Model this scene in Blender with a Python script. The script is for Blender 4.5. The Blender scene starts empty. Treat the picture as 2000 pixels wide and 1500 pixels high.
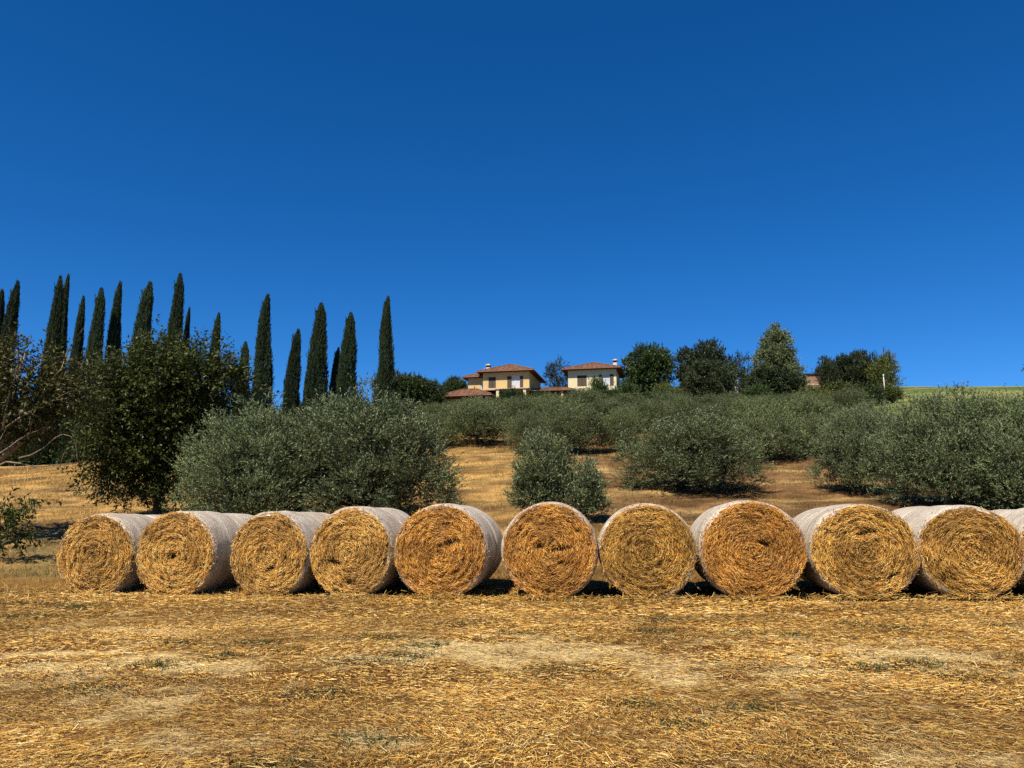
import bpy, math, random
import numpy as np
from mathutils import Vector, Matrix, Euler

SC = bpy.context.scene
COL = SC.collection
rad = math.radians

# ------------------------------------------------------------------ camera
CAM_H = 1.5
PITCH = math.atan(260.0 / 1500.0)
cam_d = bpy.data.cameras.new('camera')
cam = bpy.data.objects.new('camera', cam_d)
COL.objects.link(cam)
cam.location = (0, 0, CAM_H)
cam.rotation_euler = (math.pi / 2 + PITCH, 0, 0)
cam_d.sensor_width = 36.0
cam_d.lens = 27.0
cam_d.clip_start = 0.1
cam_d.clip_end = 5000
SC.camera = cam

# ------------------------------------------------------------------ sky and sun
SUN_EL, SUN_AZ = rad(54), rad(208)          # azimuth clockwise from +Y (the view direction)
world = bpy.data.worlds.new('World')
SC.world = world
world.use_nodes = True
wn = world.node_tree
wn.nodes.clear()
sky = wn.nodes.new('ShaderNodeTexSky')
sky.sky_type = 'NISHITA'
sky.sun_disc = False
sky.sun_elevation = SUN_EL
sky.sun_rotation = SUN_AZ
sky.altitude = 0
sky.air_density = 0.7
sky.dust_density = 0.0
sky.ozone_density = 10.0
hs = wn.nodes.new('ShaderNodeHueSaturation')
hs.inputs['Hue'].default_value = 0.502
hs.inputs['Saturation'].default_value = 1.2
gm = wn.nodes.new('ShaderNodeGamma')
gm.inputs['Gamma'].default_value = 1.0
bg = wn.nodes.new('ShaderNodeBackground')
bg.inputs['Strength'].default_value = 0.0875
wo = wn.nodes.new('ShaderNodeOutputWorld')
wn.links.new(sky.outputs[0], gm.inputs[0])
wn.links.new(gm.outputs[0], hs.inputs['Color'])
wn.links.new(hs.outputs[0], bg.inputs['Color'])
wn.links.new(bg.outputs[0], wo.inputs['Surface'])

SUN_DIR = Vector((math.sin(SUN_AZ) * math.cos(SUN_EL), math.cos(SUN_AZ) * math.cos(SUN_EL), math.sin(SUN_EL)))
sl = bpy.data.lights.new('sun', 'SUN')
sl.energy = 5.0
sl.angle = rad(0.5)
sl.color = (1.0, 0.92, 0.78)
so = bpy.data.objects.new('sun', sl)
so.rotation_euler = SUN_DIR.to_track_quat('Z', 'Y').to_euler()
so.location = (-20, -40, 60)
COL.objects.link(so)

SC.view_settings.view_transform = 'Standard'
SC.view_settings.look = 'None'
SC.view_settings.exposure = 0.65
SC.view_settings.gamma = 1.0
SC.view_settings.use_curve_mapping = False
SC.cycles.use_denoising = False
SC.cycles.max_bounces = 5
SC.cycles.diffuse_bounces = 1
SC.cycles.glossy_bounces = 2
SC.cycles.transmission_bounces = 3
SC.cycles.transparent_max_bounces = 4

# ------------------------------------------------------------------ helpers
CP, SP = math.cos(PITCH), math.sin(PITCH)


def at(u, v, d):
    """world point seen at photo pixel (u, v) at distance d along +Y"""
    px, py = (u - 1000) / 1500.0, (750 - v) / 1500.0
    dx, dy, dz = px, CP - py * SP, SP + py * CP
    k = d / dy
    return Vector((dx * k, d, CAM_H + dz * k))


def smooth(a, b, x):
    t = np.clip((np.asarray(x, float) - a) / (b - a), 0, 1)
    return t * t * (3 - 2 * t)


def _hash(ix, iy, seed):
    h = (ix.astype(np.int64) * 374761393 + iy.astype(np.int64) * 668265263 + seed * 974634777) & 0x7fffffff
    h = ((h ^ (h >> 13)) * 1274126177) & 0x7fffffff
    h = (h ^ (h >> 16)) & 0xffff
    return h / 65535.0


def vnoise(x, y, seed=0):
    x = np.asarray(x, float); y = np.asarray(y, float)
    ix, iy = np.floor(x), np.floor(y)
    fx, fy = x - ix, y - iy
    fx = fx * fx * (3 - 2 * fx); fy = fy * fy * (3 - 2 * fy)
    a = _hash(ix, iy, seed); b = _hash(ix + 1, iy, seed)
    c = _hash(ix, iy + 1, seed); e = _hash(ix + 1, iy + 1, seed)
    return (a * (1 - fx) + b * fx) * (1 - fy) + (c * (1 - fx) + e * fx) * fy


def fbm(x, y, seed=0, octaves=4):
    s, amp, tot = 0, 1.0, 0
    for o in range(octaves):
        s = s + amp * vnoise(x * 2 ** o + 17.3 * o, y * 2 ** o - 9.1 * o, seed + o)
        tot += amp
        amp *= 0.5
    return s / tot


_py = np.array([-60, 14, 18, 22, 26, 30, 36, 45, 55, 70, 100, 150, 175, 200, 230, 270, 350, 600, 1600], float)
_pz = np.array([0, 0, 0.0, 0.3, 0.9, 1.5, 2.3, 4.0, 6.2, 9.2, 14.6, 22.7, 26, 28.5, 30, 30, 22, -6, -60], float)
_ty = np.arange(-60, 1601, 0.5)
_tz = np.interp(_ty, _py, _pz)
for _ in range(3):
    _tz = np.convolve(np.pad(_tz, 5, mode='edge'), np.ones(11) / 11, mode='valid')
_tz[_ty < 13] = _tz[_ty < 13] * smooth(8, 13, _ty[_ty < 13])


def terrain(x, y):
    x = np.asarray(x, float); y = np.asarray(y, float)
    z = np.interp(y, _ty, _tz)
    s = smooth(8, 48, -x) * smooth(22, 40, y)
    z = z * (1 - s * (0.36 + 0.32 * smooth(72, 130, y)))
    z = z + 8.3 * smooth(45, 105, x) * smooth(110, 230, y) * (1 - smooth(260, 500, y))
    far = smooth(18, 40, y)
    z = z + far * (fbm(x / 7, y / 7, 3) - 0.5) * 0.5
    z = z + smooth(17, 22, y) * (1 - smooth(60, 110, y)) * ((fbm(x / 0.95, y / 0.8, 71, 3) - 0.5) * 0.26)
    near = (1 - smooth(13, 16, y))
    z = z + (fbm(x / 1.7, y / 1.2, 11, 3) - 0.5) * 0.09 * near + (fbm(x / 0.4, y / 0.3, 15, 2) - 0.5) * 0.03 * near
    return z


def soil_mask(x, y):
    """bare pale earth between the straw"""
    x = np.asarray(x, float); y = np.asarray(y, float)
    n = fbm(x / 2.6 + 3.1, y / 1.1, 21)
    fine = fbm(x / 0.34, y / 0.24, 27, 4)
    band = np.exp(-((y - 8.9 - 0.05 * x) / 1.5) ** 2) * 0.30 - 0.06
    near = np.exp(-((y - 5.2) / 1.0) ** 2) * np.exp(-((x - 0.2) / 0.9) ** 2) * 0.2
    m = n + 1.0 * (fine - 0.5) + band + near
    return smooth(0.64, 0.98, m) * (1 - smooth(12.0, 13.5, y))


def new_mesh(name, verts, faces, col=None, smooth_shade=False, vcol=None, vec=None):
    """verts (N,3); faces (M,k) array or list of tuples; col = per-face rgb; vcol = per-vertex rgb; vec = per-vertex vector"""
    me = bpy.data.meshes.new(name)
    if isinstance(faces, np.ndarray):
        verts = np.ascontiguousarray(verts, np.float32)
        M, k = faces.shape
        me.vertices.add(len(verts))
        me.vertices.foreach_set('co', verts.ravel())
        me.loops.add(M * k)
        me.loops.foreach_set('vertex_index', np.ascontiguousarray(faces, np.int32).ravel())
        me.polygons.add(M)
        me.polygons.foreach_set('loop_start', np.arange(0, M * k, k, dtype=np.int32))
        me.update(calc_edges=True)
    else:
        me.from_pydata([tuple(map(float, p)) for p in verts], [], [tuple(f) for f in faces])
        me.update()
    if smooth_shade:
        me.polygons.foreach_set('use_smooth', np.ones(len(me.polygons), bool))
    if col is not None:
        a = me.attributes.new('col', 'FLOAT_COLOR', 'FACE')
        c4 = np.ones((len(col), 4), np.float32); c4[:, :3] = col
        a.data.foreach_set('color', c4.ravel())
    if vcol is not None:
        a = me.attributes.new('col', 'FLOAT_COLOR', 'POINT')
        c4 = np.ones((len(vcol), 4), np.float32); c4[:, :3] = vcol
        a.data.foreach_set('color', c4.ravel())
    if vec is not None:
        a = me.attributes.new('suv', 'FLOAT_VECTOR', 'POINT')
        a.data.foreach_set('vector', np.ascontiguousarray(vec, np.float32).ravel())
    return me


def obj(name, me, mat=None, parent=None):
    o = bpy.data.objects.new(name, me)
    COL.objects.link(o)
    if mat is not None and not me.materials:
        me.materials.append(mat)
    if parent is not None:
        o.parent = parent
    return o


def tag(o, label=None, cat=None, group=None, kind=None):
    if label: o['label'] = label
    if cat: o['category'] = cat
    if group: o['group'] = group
    if kind: o['kind'] = kind
    return o


def empty(name, loc=(0, 0, 0), rz=0.0):
    o = bpy.data.objects.new(name, None)
    COL.objects.link(o)
    o.location = loc
    o.rotation_euler = (0, 0, rz)
    o.empty_display_size = 0.3
    return o


def copy_tree(o, parent=None):
    c = o.copy()
    COL.objects.link(c)
    if parent is not None:
        c.parent = parent
    for ch in list(o.children):
        copy_tree(ch, c)
    return c


class MB:
    """collects simple shapes into one mesh"""
    def __init__(self):
        self.v, self.f = [], []

    def add(self, vs, fs):
        n = len(self.v)
        self.v += [tuple(p) for p in vs]
        self.f += [tuple(i + n for i in f) for f in fs]
        return self

    def box(self, x0, x1, y0, y1, z0, z1):
        vs = [(x0, y0, z0), (x1, y0, z0), (x1, y1, z0), (x0, y1, z0), (x0, y0, z1), (x1, y0, z1), (x1, y1, z1), (x0, y1, z1)]
        fs = [(3, 2, 1, 0), (4, 5, 6, 7), (0, 1, 5, 4), (1, 2, 6, 5), (2, 3, 7, 6), (3, 0, 4, 7)]
        return self.add(vs, fs)

    def tube(self, pts, rs, n=7):
        pts = [Vector(p) for p in pts]
        rings = []
        vs, fs = [], []
        for i, p in enumerate(pts):
            a = pts[max(i - 1, 0)]; b = pts[min(i + 1, len(pts) - 1)]
            t = (b - a).normalized() if (b - a).length > 1e-6 else Vector((0, 0, 1))
            ref = Vector((0, 0, 1)) if abs(t.z) < 0.9 else Vector((1, 0, 0))
            s = t.cross(ref).normalized(); w = t.cross(s)
            for k in range(n):
                an = 2 * math.pi * k / n
                vs.append(p + (s * math.cos(an) + w * math.sin(an)) * rs[i])
        for i in range(len(pts) - 1):
            for k in range(n):
                k2 = (k + 1) % n
                fs.append((i * n + k, i * n + k2, (i + 1) * n + k2, (i + 1) * n + k))
        fs.append(tuple(range(n - 1, -1, -1)))
        m = (len(pts) - 1) * n
        fs.append(tuple(m + k for k in range(n)))
        return self.add(vs, fs)

    def build(self, name, mat, parent=None, sm=False):
        me = new_mesh(name, self.v, self.f, smooth_shade=sm)
        return obj(name, me, mat, parent)


# ------------------------------------------------------------------ materials
ALB = 0.72          # all base colours are set for this exposure


def al(c):
    return tuple(x * ALB for x in c)


def base_mat(name, rough=0.85, spec=0.2):
    m = bpy.data.materials.new(name)
    m.use_nodes = True
    nt = m.node_tree
    b = nt.nodes['Principled BSDF']
    b.inputs['Roughness'].default_value = rough
    b.inputs['Specular IOR Level'].default_value = spec
    return m, nt, b


def N(nt, t, **kw):
    n = nt.nodes.new(t)
    for k, v in kw.items():
        setattr(n, k, v)
    return n


def mixc(nt, fac, a, b, blend='MIX'):
    n = nt.nodes.new('ShaderNodeMix')
    n.data_type = 'RGBA'
    n.blend_type = blend
    for i, val in ((0, fac), (6, a), (7, b)):
        if hasattr(val, 'links'):
            nt.links.new(val, n.inputs[i])
        elif i == 0:
            n.inputs[0].default_value = val
        else:
            n.inputs[i].default_value = (*val, 1)
    return n.outputs[2]


def noise(nt, scale, detail=3, vec=None, rough=0.6, stretch=None):
    n = nt.nodes.new('ShaderNodeTexNoise')
    n.inputs['Scale'].default_value = scale
    n.inputs['Detail'].default_value = detail
    n.inputs['Roughness'].default_value = rough
    if vec is None:
        vec = nt.nodes.new('ShaderNodeTexCoord').outputs['Object']
    if stretch:
        mp = nt.nodes.new('ShaderNodeMapping')
        mp.inputs['Scale'].default_value = stretch
        nt.links.new(vec, mp.inputs['Vector'])
        vec = mp.outputs[0]
    nt.links.new(vec, n.inputs['Vector'])
    return n.outputs['Fac']


def ramp(nt, fac, lo, hi, c0=0.0, c1=1.0):
    r = nt.nodes.new('ShaderNodeMapRange')
    r.inputs['From Min'].default_value = lo
    r.inputs['From Max'].default_value = hi
    r.inputs['To Min'].default_value = c0
    r.inputs['To Max'].default_value = c1
    nt.links.new(fac, r.inputs['Value'])
    return r.outputs[0]


def bump(nt, b, h, strength=0.5, dist=0.02):
    n = nt.nodes.new('ShaderNodeBump')
    n.inputs['Strength'].default_value = strength
    n.inputs['Distance'].default_value = dist
    nt.links.new(h, n.inputs['Height'])
    nt.links.new(n.outputs[0], b.inputs['Normal'])


def plain(name, c, rough=0.8, spec=0.2, var=0.25, scale=3.0, bmp=0.0):
    m, nt, b = base_mat(name, rough, spec)
    f = noise(nt, scale, 5)
    f = ramp(nt, f, 0.3, 0.7)
    c = al(c)
    lo = tuple(x * (1 - var) for x in c); hi = tuple(min(1, x * (1 + var)) for x in c)
    nt.links.new(mixc(nt, f, lo, hi), b.inputs['Base Color'])
    if bmp:
        bump(nt, b, noise(nt, scale * 8, 4), bmp)
    return m


def leaf_mat(name, ca, cb, under=None, rough=0.5, spec=0.35, transl=0.2):
    m, nt, b = base_mat(name, rough, spec)
    ca, cb, under = al(ca), al(cb), (al(under) if under else None)
    g = N(nt, 'ShaderNodeNewGeometry')
    c = mixc(nt, g.outputs['Random Per Island'], ca, cb)
    n = ramp(nt, noise(nt, 0.9, 2), 0.35, 0.65, 0.72, 1.25)
    oi = N(nt, 'ShaderNodeObjectInfo')
    vr = N(nt, 'ShaderNodeMath', operation='MULTIPLY')
    nt.links.new(n, vr.inputs[0]); nt.links.new(ramp(nt, oi.outputs['Random'], 0, 1, 0.74, 1.30), vr.inputs[1])
    n = vr.outputs[0]
    sc = nt.nodes.new('ShaderNodeVectorMath'); sc.operation = 'SCALE'
    nt.links.new(c, sc.inputs[0]); nt.links.new(n, sc.inputs['Scale'])
    c = sc.outputs[0]
    if under:
        c = mixc(nt, g.outputs['Backfacing'], c, under)
    nt.links.new(c, b.inputs['Base Color'])
    t = N(nt, 'ShaderNodeBsdfTranslucent')
    nt.links.new(c, t.inputs['Color'])
    mx = N(nt, 'ShaderNodeMixShader')
    mx.inputs[0].default_value = transl
    nt.links.new(b.outputs[0], mx.inputs[1]); nt.links.new(t.outputs[0], mx.inputs[2])
    nt.links.new(mx.outputs[0], nt.nodes['Material Output'].inputs['Surface'])
    return m


def attr_mat(name, rough=0.7, spec=0.25, transl=0.0):
    m, nt, b = base_mat(name, rough, spec)
    a = N(nt, 'ShaderNodeAttribute', attribute_name='col')
    nt.links.new(a.outputs['Color'], b.inputs['Base Color'])
    if transl:
        t = N(nt, 'ShaderNodeBsdfTranslucent')
        nt.links.new(a.outputs['Color'], t.inputs['Color'])
        mx = N(nt, 'ShaderNodeMixShader')
        mx.inputs[0].default_value = transl
        nt.links.new(b.outputs[0], mx.inputs[1]); nt.links.new(t.outputs[0], mx.inputs[2])
        nt.links.new(mx.outputs[0], nt.nodes['Material Output'].inputs['Surface'])
    return m


M = {}
M['straw'] = attr_mat('straw', 0.6, 0.22)
M['dry'] = attr_mat('dry_grass', 0.8, 0.15, 0.2)
M['weed'] = leaf_mat('weed', (0.045, 0.06, 0.018), (0.11, 0.125, 0.042), None, 0.6, 0.2, 0.2)
M['olive'] = leaf_mat('olive_leaf', (0.048, 0.072, 0.022), (0.175, 0.215, 0.085), (0.27, 0.315, 0.155), 0.55, 0.18, 0.05)
M['olive_far'] = leaf_mat('olive_leaf_far', (0.060, 0.092, 0.026), (0.180, 0.228, 0.075), (0.22, 0.24, 0.11), 0.55, 0.25, 0.12)
M['cypress'] = leaf_mat('cypress_leaf', (0.016, 0.032, 0.011), (0.046, 0.074, 0.026), None, 0.65, 0.2, 0.06)
M['walnut'] = leaf_mat('walnut_leaf', (0.026, 0.040, 0.008), (0.120, 0.140, 0.026), None, 0.5, 0.25, 0.2)
M['walnut_dry'] = leaf_mat('walnut_leaf_dry', (0.036, 0.042, 0.009), (0.115, 0.108, 0.022), None, 0.5, 0.25, 0.14)
M['broad'] = leaf_mat('broad_leaf', (0.030, 0.056, 0.012), (0.085, 0.130, 0.030), None, 0.5, 0.3, 0.16)
M['oak'] = leaf_mat('holm_oak_leaf', (0.026, 0.040, 0.014), (0.068, 0.088, 0.030), None, 0.55, 0.3, 0.08)
M['conifer'] = leaf_mat('conifer_leaf', (0.065, 0.090, 0.034), (0.21, 0.24, 0.095), None, 0.55, 0.3, 0.08)
M['yellowgreen'] = leaf_mat('yellow_green_leaf', (0.06, 0.08, 0.015), (0.16, 0.17, 0.035), None, 0.5, 0.3, 0.2)  # yellow-green foliage, the leaves' own colour
M['bark'] = plain('bark', (0.10, 0.075, 0.055), 0.9, 0.1, 0.4, 9, 0.6)
M['bark_pale'] = plain('pale_bark', (0.30, 0.22, 0.14), 0.85, 0.15, 0.35, 7, 0.5)
M['wall_y'] = plain('ochre_plaster', (0.76, 0.54, 0.24), 0.9, 0.1, 0.10, 0.7)
M['wall_c'] = plain('cream_plaster', (0.84, 0.73, 0.44), 0.9, 0.1, 0.08, 0.6)
M['trim'] = plain('pale_stone', (0.66, 0.50, 0.36), 0.85, 0.15, 0.12, 2)
M['white'] = plain('white_plaster', (0.78, 0.76, 0.70), 0.85, 0.15, 0.06, 2)
M['wood'] = plain('brown_shutter_wood', (0.075, 0.040, 0.022), 0.6, 0.3, 0.3, 8)
M['soffit'] = plain('dark_eave_wood', (0.13, 0.055, 0.028), 0.8, 0.15, 0.25, 4)
M['gutter'] = plain('copper_gutter', (0.22, 0.085, 0.045), 0.5, 0.4, 0.2, 4)
M['curtain'] = plain('window_curtain', (0.62, 0.64, 0.66), 0.6, 0.4, 0.12, 3)
M['metal'] = plain('dark_metal', (0.05, 0.05, 0.05), 0.5, 0.5, 0.2, 5)
M['postwood'] = plain('weathered_post', (0.16, 0.12, 0.09), 0.9, 0.1, 0.3, 6)

# roof tile colours vary by strip
m, nt, b = base_mat('terracotta_tile', 0.85, 0.15)
g = N(nt, 'ShaderNodeNewGeometry')
c = mixc(nt, g.outputs['Random Per Island'], al((0.15, 0.065, 0.038)), al((0.31, 0.15, 0.085)))
c = mixc(nt, ramp(nt, noise(nt, 2.2, 5), 0.45, 0.7), c, al((0.22, 0.12, 0.075)))
nt.links.new(c, b.inputs['Base Color'])
M['tile'] = m

# brick far away: courses in the material, wall shape in the mesh
m, nt, b = base_mat('far_brick', 0.9, 0.1)
br = N(nt, 'ShaderNodeTexBrick')
br.inputs['Color1'].default_value = (*al((0.30, 0.15, 0.095)), 1)
br.inputs['Color2'].default_value = (*al((0.40, 0.23, 0.15)), 1)
br.inputs['Mortar'].default_value = (*al((0.42, 0.35, 0.28)), 1)
br.inputs['Scale'].default_value = 2.2
tc = N(nt, 'ShaderNodeTexCoord')
mp = N(nt, 'ShaderNodeMapping'); mp.inputs['Rotation'].default_value = (math.pi / 2, 0, 0)
nt.links.new(tc.outputs['Object'], mp.inputs[0]); nt.links.new(mp.outputs[0], br.inputs['Vector'])
nt.links.new(br.outputs['Color'], b.inputs['Base Color'])
M['brick'] = m

# glass pane
m, nt, b = base_mat('window_glass', 0.06, 0.6)
b.inputs['Base Color'].default_value = (0.10, 0.12, 0.15, 1)
M['glass'] = m

# ground
m, nt, b = base_mat('ground', 0.95, 0.08)
a = N(nt, 'ShaderNodeAttribute', attribute_name='col')
f1 = ramp(nt, noise(nt, 26, 6, stretch=(0.45, 1, 1), rough=0.75), 0.36, 0.64, 0.40, 1.40)
f3 = ramp(nt, noise(nt, 95, 3, stretch=(0.35, 1, 1), rough=0.7), 0.36, 0.64, 0.55, 1.45)
f2 = ramp(nt, noise(nt, 1.3, 5, stretch=(0.5, 1, 1)), 0.3, 0.7, 0.8, 1.2)
mu = N(nt, 'ShaderNodeMath', operation='MULTIPLY')
mu0 = N(nt, 'ShaderNodeMath', operation='MULTIPLY')
nt.links.new(f1, mu0.inputs[0]); nt.links.new(f3, mu0.inputs[1])
nt.links.new(mu0.outputs[0], mu.inputs[0]); nt.links.new(f2, mu.inputs[1])
sc_ = N(nt, 'ShaderNodeVectorMath', operation='SCALE')
nt.links.new(a.outputs['Color'], sc_.inputs[0]); nt.links.new(mu.outputs[0], sc_.inputs['Scale'])
nt.links.new(sc_.outputs[0], b.inputs['Base Color'])
bump(nt, b, noise(nt, 18, 6, rough=0.75), 0.8, 0.06)
M['ground'] = m

# bale end under the loose straw
m, nt, b = base_mat('packed_straw', 0.8, 0.15)
a = N(nt, 'ShaderNodeAttribute', attribute_name='suv')     # x = angle * radius, y = radius, z = bale tint
n1 = ramp(nt, noise(nt, 1.0, 5, vec=a.outputs['Vector'], stretch=(9, 55, 0.0), rough=0.7), 0.35, 0.65)
n2 = ramp(nt, noise(nt, 3.0, 4), 0.35, 0.7)
c = mixc(nt, n1, al((0.07, 0.032, 0.008)), al((0.40, 0.21, 0.045)))
c = mixc(nt, n2, c, al((0.26, 0.13, 0.03)))
nt.links.new(c, b.inputs['Base Color'])
bump(nt, b, n1, 1.0, 0.04)
M['packed'] = m

# net wrap around a bale
m, nt, b = base_mat('net_wrap', 0.6, 0.3)
a = N(nt, 'ShaderNodeAttribute', attribute_name='suv')     # x = round the bale, y = along it
n1 = noise(nt, 1.0, 4, vec=a.outputs['Vector'], stretch=(4, 75, 1), rough=0.7)
n2 = noise(nt, 1.0, 3, vec=a.outputs['Vector'], stretch=(26, 40, 1), rough=0.7)
n3 = noise(nt, 1.0, 3, vec=a.outputs['Vector'], stretch=(1.2, 1.8, 1), rough=0.6)
f = ramp(nt, n1, 0.34, 0.56)
f = mixc(nt, 0.28, f, ramp(nt, n2, 0.36, 0.54))
f2_ = N(nt, 'ShaderNodeMath', operation='MULTIPLY')
nt.links.new(f, f2_.inputs[0]); nt.links.new(ramp(nt, n3, 0.25, 0.6, 0.5, 1.0), f2_.inputs[1])
c = mixc(nt, f2_.outputs[0], al((0.30, 0.175, 0.08)), al((0.95, 0.85, 0.69)))
nt.links.new(c, b.inputs['Base Color'])
bump(nt, b, f, 0.7, 0.02)
M['net'] = m

# ------------------------------------------------------------------ the ground
rng = np.random.default_rng(7)
ys = np.concatenate([-12 * 1.35 ** np.arange(17, 0, -1), np.arange(-12, 3, 0.8), np.arange(3, 16, 0.09), np.arange(16, 60, 0.38), 60 * 1.022 ** np.arange(0, 150)])
ts = np.linspace(-1, 1, 280)
T, Y = np.meshgrid(ts, ys)
X = T * (9.0 + 1.05 * np.abs(Y) + 0.002 * np.abs(Y) ** 1.5)
Z = terrain(X, Y)
nr, nc = X.shape
gv = np.stack([X.ravel(), Y.ravel(), Z.ravel()], 1)
idx = np.arange(nr * nc).reshape(nr, nc)
gf = np.stack([idx[:-1, :-1].ravel(), idx[:-1, 1:].ravel(), idx[1:, 1:].ravel(), idx[1:, :-1].ravel()], 1)


def mix3(a, b, t):
    return a * (1 - t[:, None]) + b * t[:, None]


def ground_colour(x, y):
    n = len(x)
    straw = np.array([0.20, 0.095, 0.022]); straw2 = np.array([0.34, 0.18, 0.045])
    soil = np.array([0.80, 0.575, 0.235])
    gold = np.array([0.43, 0.255, 0.080]); brown = np.array([0.20, 0.108, 0.045])
    c = mix3(np.tile(straw, (n, 1)), straw2, smooth(0.35, 0.65, fbm(x / 3, y / 1.5, 31)))
    c = mix3(c, soil, soil_mask(x, y))
    # hillside behind the bales: golden stubble on the left, browner on the right
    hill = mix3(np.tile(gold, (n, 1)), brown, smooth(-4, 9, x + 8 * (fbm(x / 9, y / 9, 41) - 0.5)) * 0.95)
    hill = hill * (0.78 + 0.40 * smooth(0.38, 0.62, fbm((x + y) / 11, (y - 0.35 * x) / 1.7, 45, 3)))[:, None]
    hill = mix3(hill, np.array([0.50, 0.33, 0.125]), smooth(0.55, 0.75, fbm(x / 6, y / 2.0, 43)) * 0.7)
    hill = mix3(hill, np.array([0.20, 0.12, 0.05]), smooth(0.50, 0.70, fbm(x / 3.5, y / 2.0, 47)) * 0.7)
    hill = hill * (0.70 + 0.6 * smooth(0.32, 0.66, fbm(x / 0.9, y / 0.7, 49, 3)))[:, None]
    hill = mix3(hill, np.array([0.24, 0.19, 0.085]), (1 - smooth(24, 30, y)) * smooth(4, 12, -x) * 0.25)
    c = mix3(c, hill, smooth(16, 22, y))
    # green weeds at the left end of the bale row
    gl = smooth(7, 12, -x) * smooth(12.5, 15, y) * (1 - smooth(21, 27, y)) * smooth(0.42, 0.62, fbm(x / 2.2, y / 0.9, 51))
    c = mix3(c, np.array([0.15, 0.145, 0.055]), gl * 0.4)
    # meadow under the olives and the pale green field on the crest
    c = mix3(c, np.array([0.16, 0.13, 0.06]), smooth(62, 85, y) * smooth(-20, -5, x) * 0.8)
    gr = smooth(0.30, 0.44, x / np.maximum(y, 1)) * smooth(80, 105, y)
    gcol = mix3(np.tile(np.array([0.24, 0.265, 0.08]), (n, 1)), np.array([0.10, 0.14, 0.038]), smooth(0.46, 0.58, fbm(x / 60, y / 9, 61)))
    gcol = mix3(gcol, np.array([0.38, 0.34, 0.13]), smooth(0.5, 0.68, fbm(x / 45 + 7, y / 7, 67)) * 0.7)
    c = mix3(c, gcol, gr)
    return c * ALB


gc = ground_colour(X.ravel(), Y.ravel())
ground = obj('ground', new_mesh('ground', gv, gf, vcol=gc, smooth_shade=True), M['ground'])
tag(ground, 'straw covered field rising into a dry olive hillside', kind='structure')


# ------------------------------------------------------------------ straw, grass
def strands(p, d, n, length, width, bend=None):
    """flat ribbons: p centre, d direction, n ribbon normal"""
    d = d / np.linalg.norm(d, axis=1, keepdims=True)
    s = np.cross(d, n)
    s /= np.maximum(np.linalg.norm(s, axis=1, keepdims=True), 1e-6)
    a = p - d * (length[:, None] * 0.5); b = p + d * (length[:, None] * 0.5)
    w = s * (width[:, None] * 0.5)
    V = np.stack([a - w, a + w, b + w, b - w], 1).reshape(-1, 3)
    F = np.arange(len(p) * 4).reshape(-1, 4)
    return V, F


STRAW_PAL = np.array([[0.68, 0.385, 0.075], [0.84, 0.61, 0.24], [0.27, 0.118, 0.024], [0.54, 0.255, 0.040], [0.76, 0.48, 0.115], [0.10, 0.044, 0.013]])


def straw_colours(n, p, rng, jitter=0.15):
    c = STRAW_PAL[rng.choice(len(STRAW_PAL), n, p=p)]
    return np.clip(c * ALB * (1 + rng.normal(0, jitter, (n, 1))), 0.006, 0.85)


def ground_straw(n, y0, y1, lmin, lmax, w0, w1, rng):
    y = y0 + (y1 - y0) * rng.random(n)
    x = (rng.random(n) * 2 - 1) * (0.70 * y + 1.6)
    keep = rng.random(n) > soil_mask(x, y) * 0.62
    clump = fbm(x / 0.7, y / 0.5, 77, 3)
    keep &= rng.random(n) < 0.45 + 1.1 * smooth(0.3, 0.6, clump)
    x, y, clump = x[keep], y[keep], clump[keep]
    n = len(x)
    z = terrain(x, y) + 0.004 + rng.random(n) ** 2 * 0.035
    flow = (fbm(x / 2.5, y / 2.5, 81, 2) - 0.5) * 5
    az = np.where(rng.random(n) < 0.6, flow + rng.normal(0, 0.5, n), rng.random(n) * math.pi * 2)
    tilt = rng.normal(0, 0.10, n)
    up = rng.random(n) < 0.02
    tilt = np.where(up, rng.uniform(0.3, 0.9, n), tilt)
    d = np.stack([np.cos(az) * np.cos(tilt), np.sin(az) * np.cos(tilt), np.sin(tilt)], 1)
    nn = np.stack([rng.normal(0, 0.5, n), rng.normal(0, 0.5, n) - 0.3, np.ones(n)], 1)
    L = rng.uniform(lmin, lmax, n) * rng.uniform(0.5, 1.2, n)
    W = rng.uniform(w0, w1, n)
    V, F = strands(np.stack([x, y, z + np.abs(np.sin(tilt)) * L * 0.4], 1), d, nn, L, W)
    pal = np.array([0.21, 0.15, 0.25, 0.15, 0.10, 0.14])
    c = straw_colours(n, pal, rng)
    c *= (0.72 + 0.5 * smooth(0.3, 0.7, fbm(x / 1.6, y / 0.9, 83, 3)))[:, None]
    sm = soil_mask(x, y) * 0.6 * (rng.random(n) < 0.8)
    c = mix3(c, np.array([0.80, 0.60, 0.29]) * ALB, sm)
    return V, F, np.clip(c, 0, 0.85)


parts = [ground_straw(205000, 3.6, 7.5, 0.020, 0.10, 0.0020, 0.0046, rng),
         ground_straw(150000, 7.5, 12.0, 0.025, 0.10, 0.0035, 0.0075, rng),
         ground_straw(60000, 12.0, 16.5, 0.04, 0.14, 0.006, 0.011, rng)]
V = np.concatenate([q[0] for q in parts]); C = np.concatenate([q[2] for q in parts])
F = np.arange(len(V)).reshape(-1, 4)
o = obj('loose_straw', new_mesh('loose_straw', V, F, col=C), M['straw'])
tag(o, 'loose golden straw scattered over the foreground field', 'straw', kind='stuff')


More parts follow.
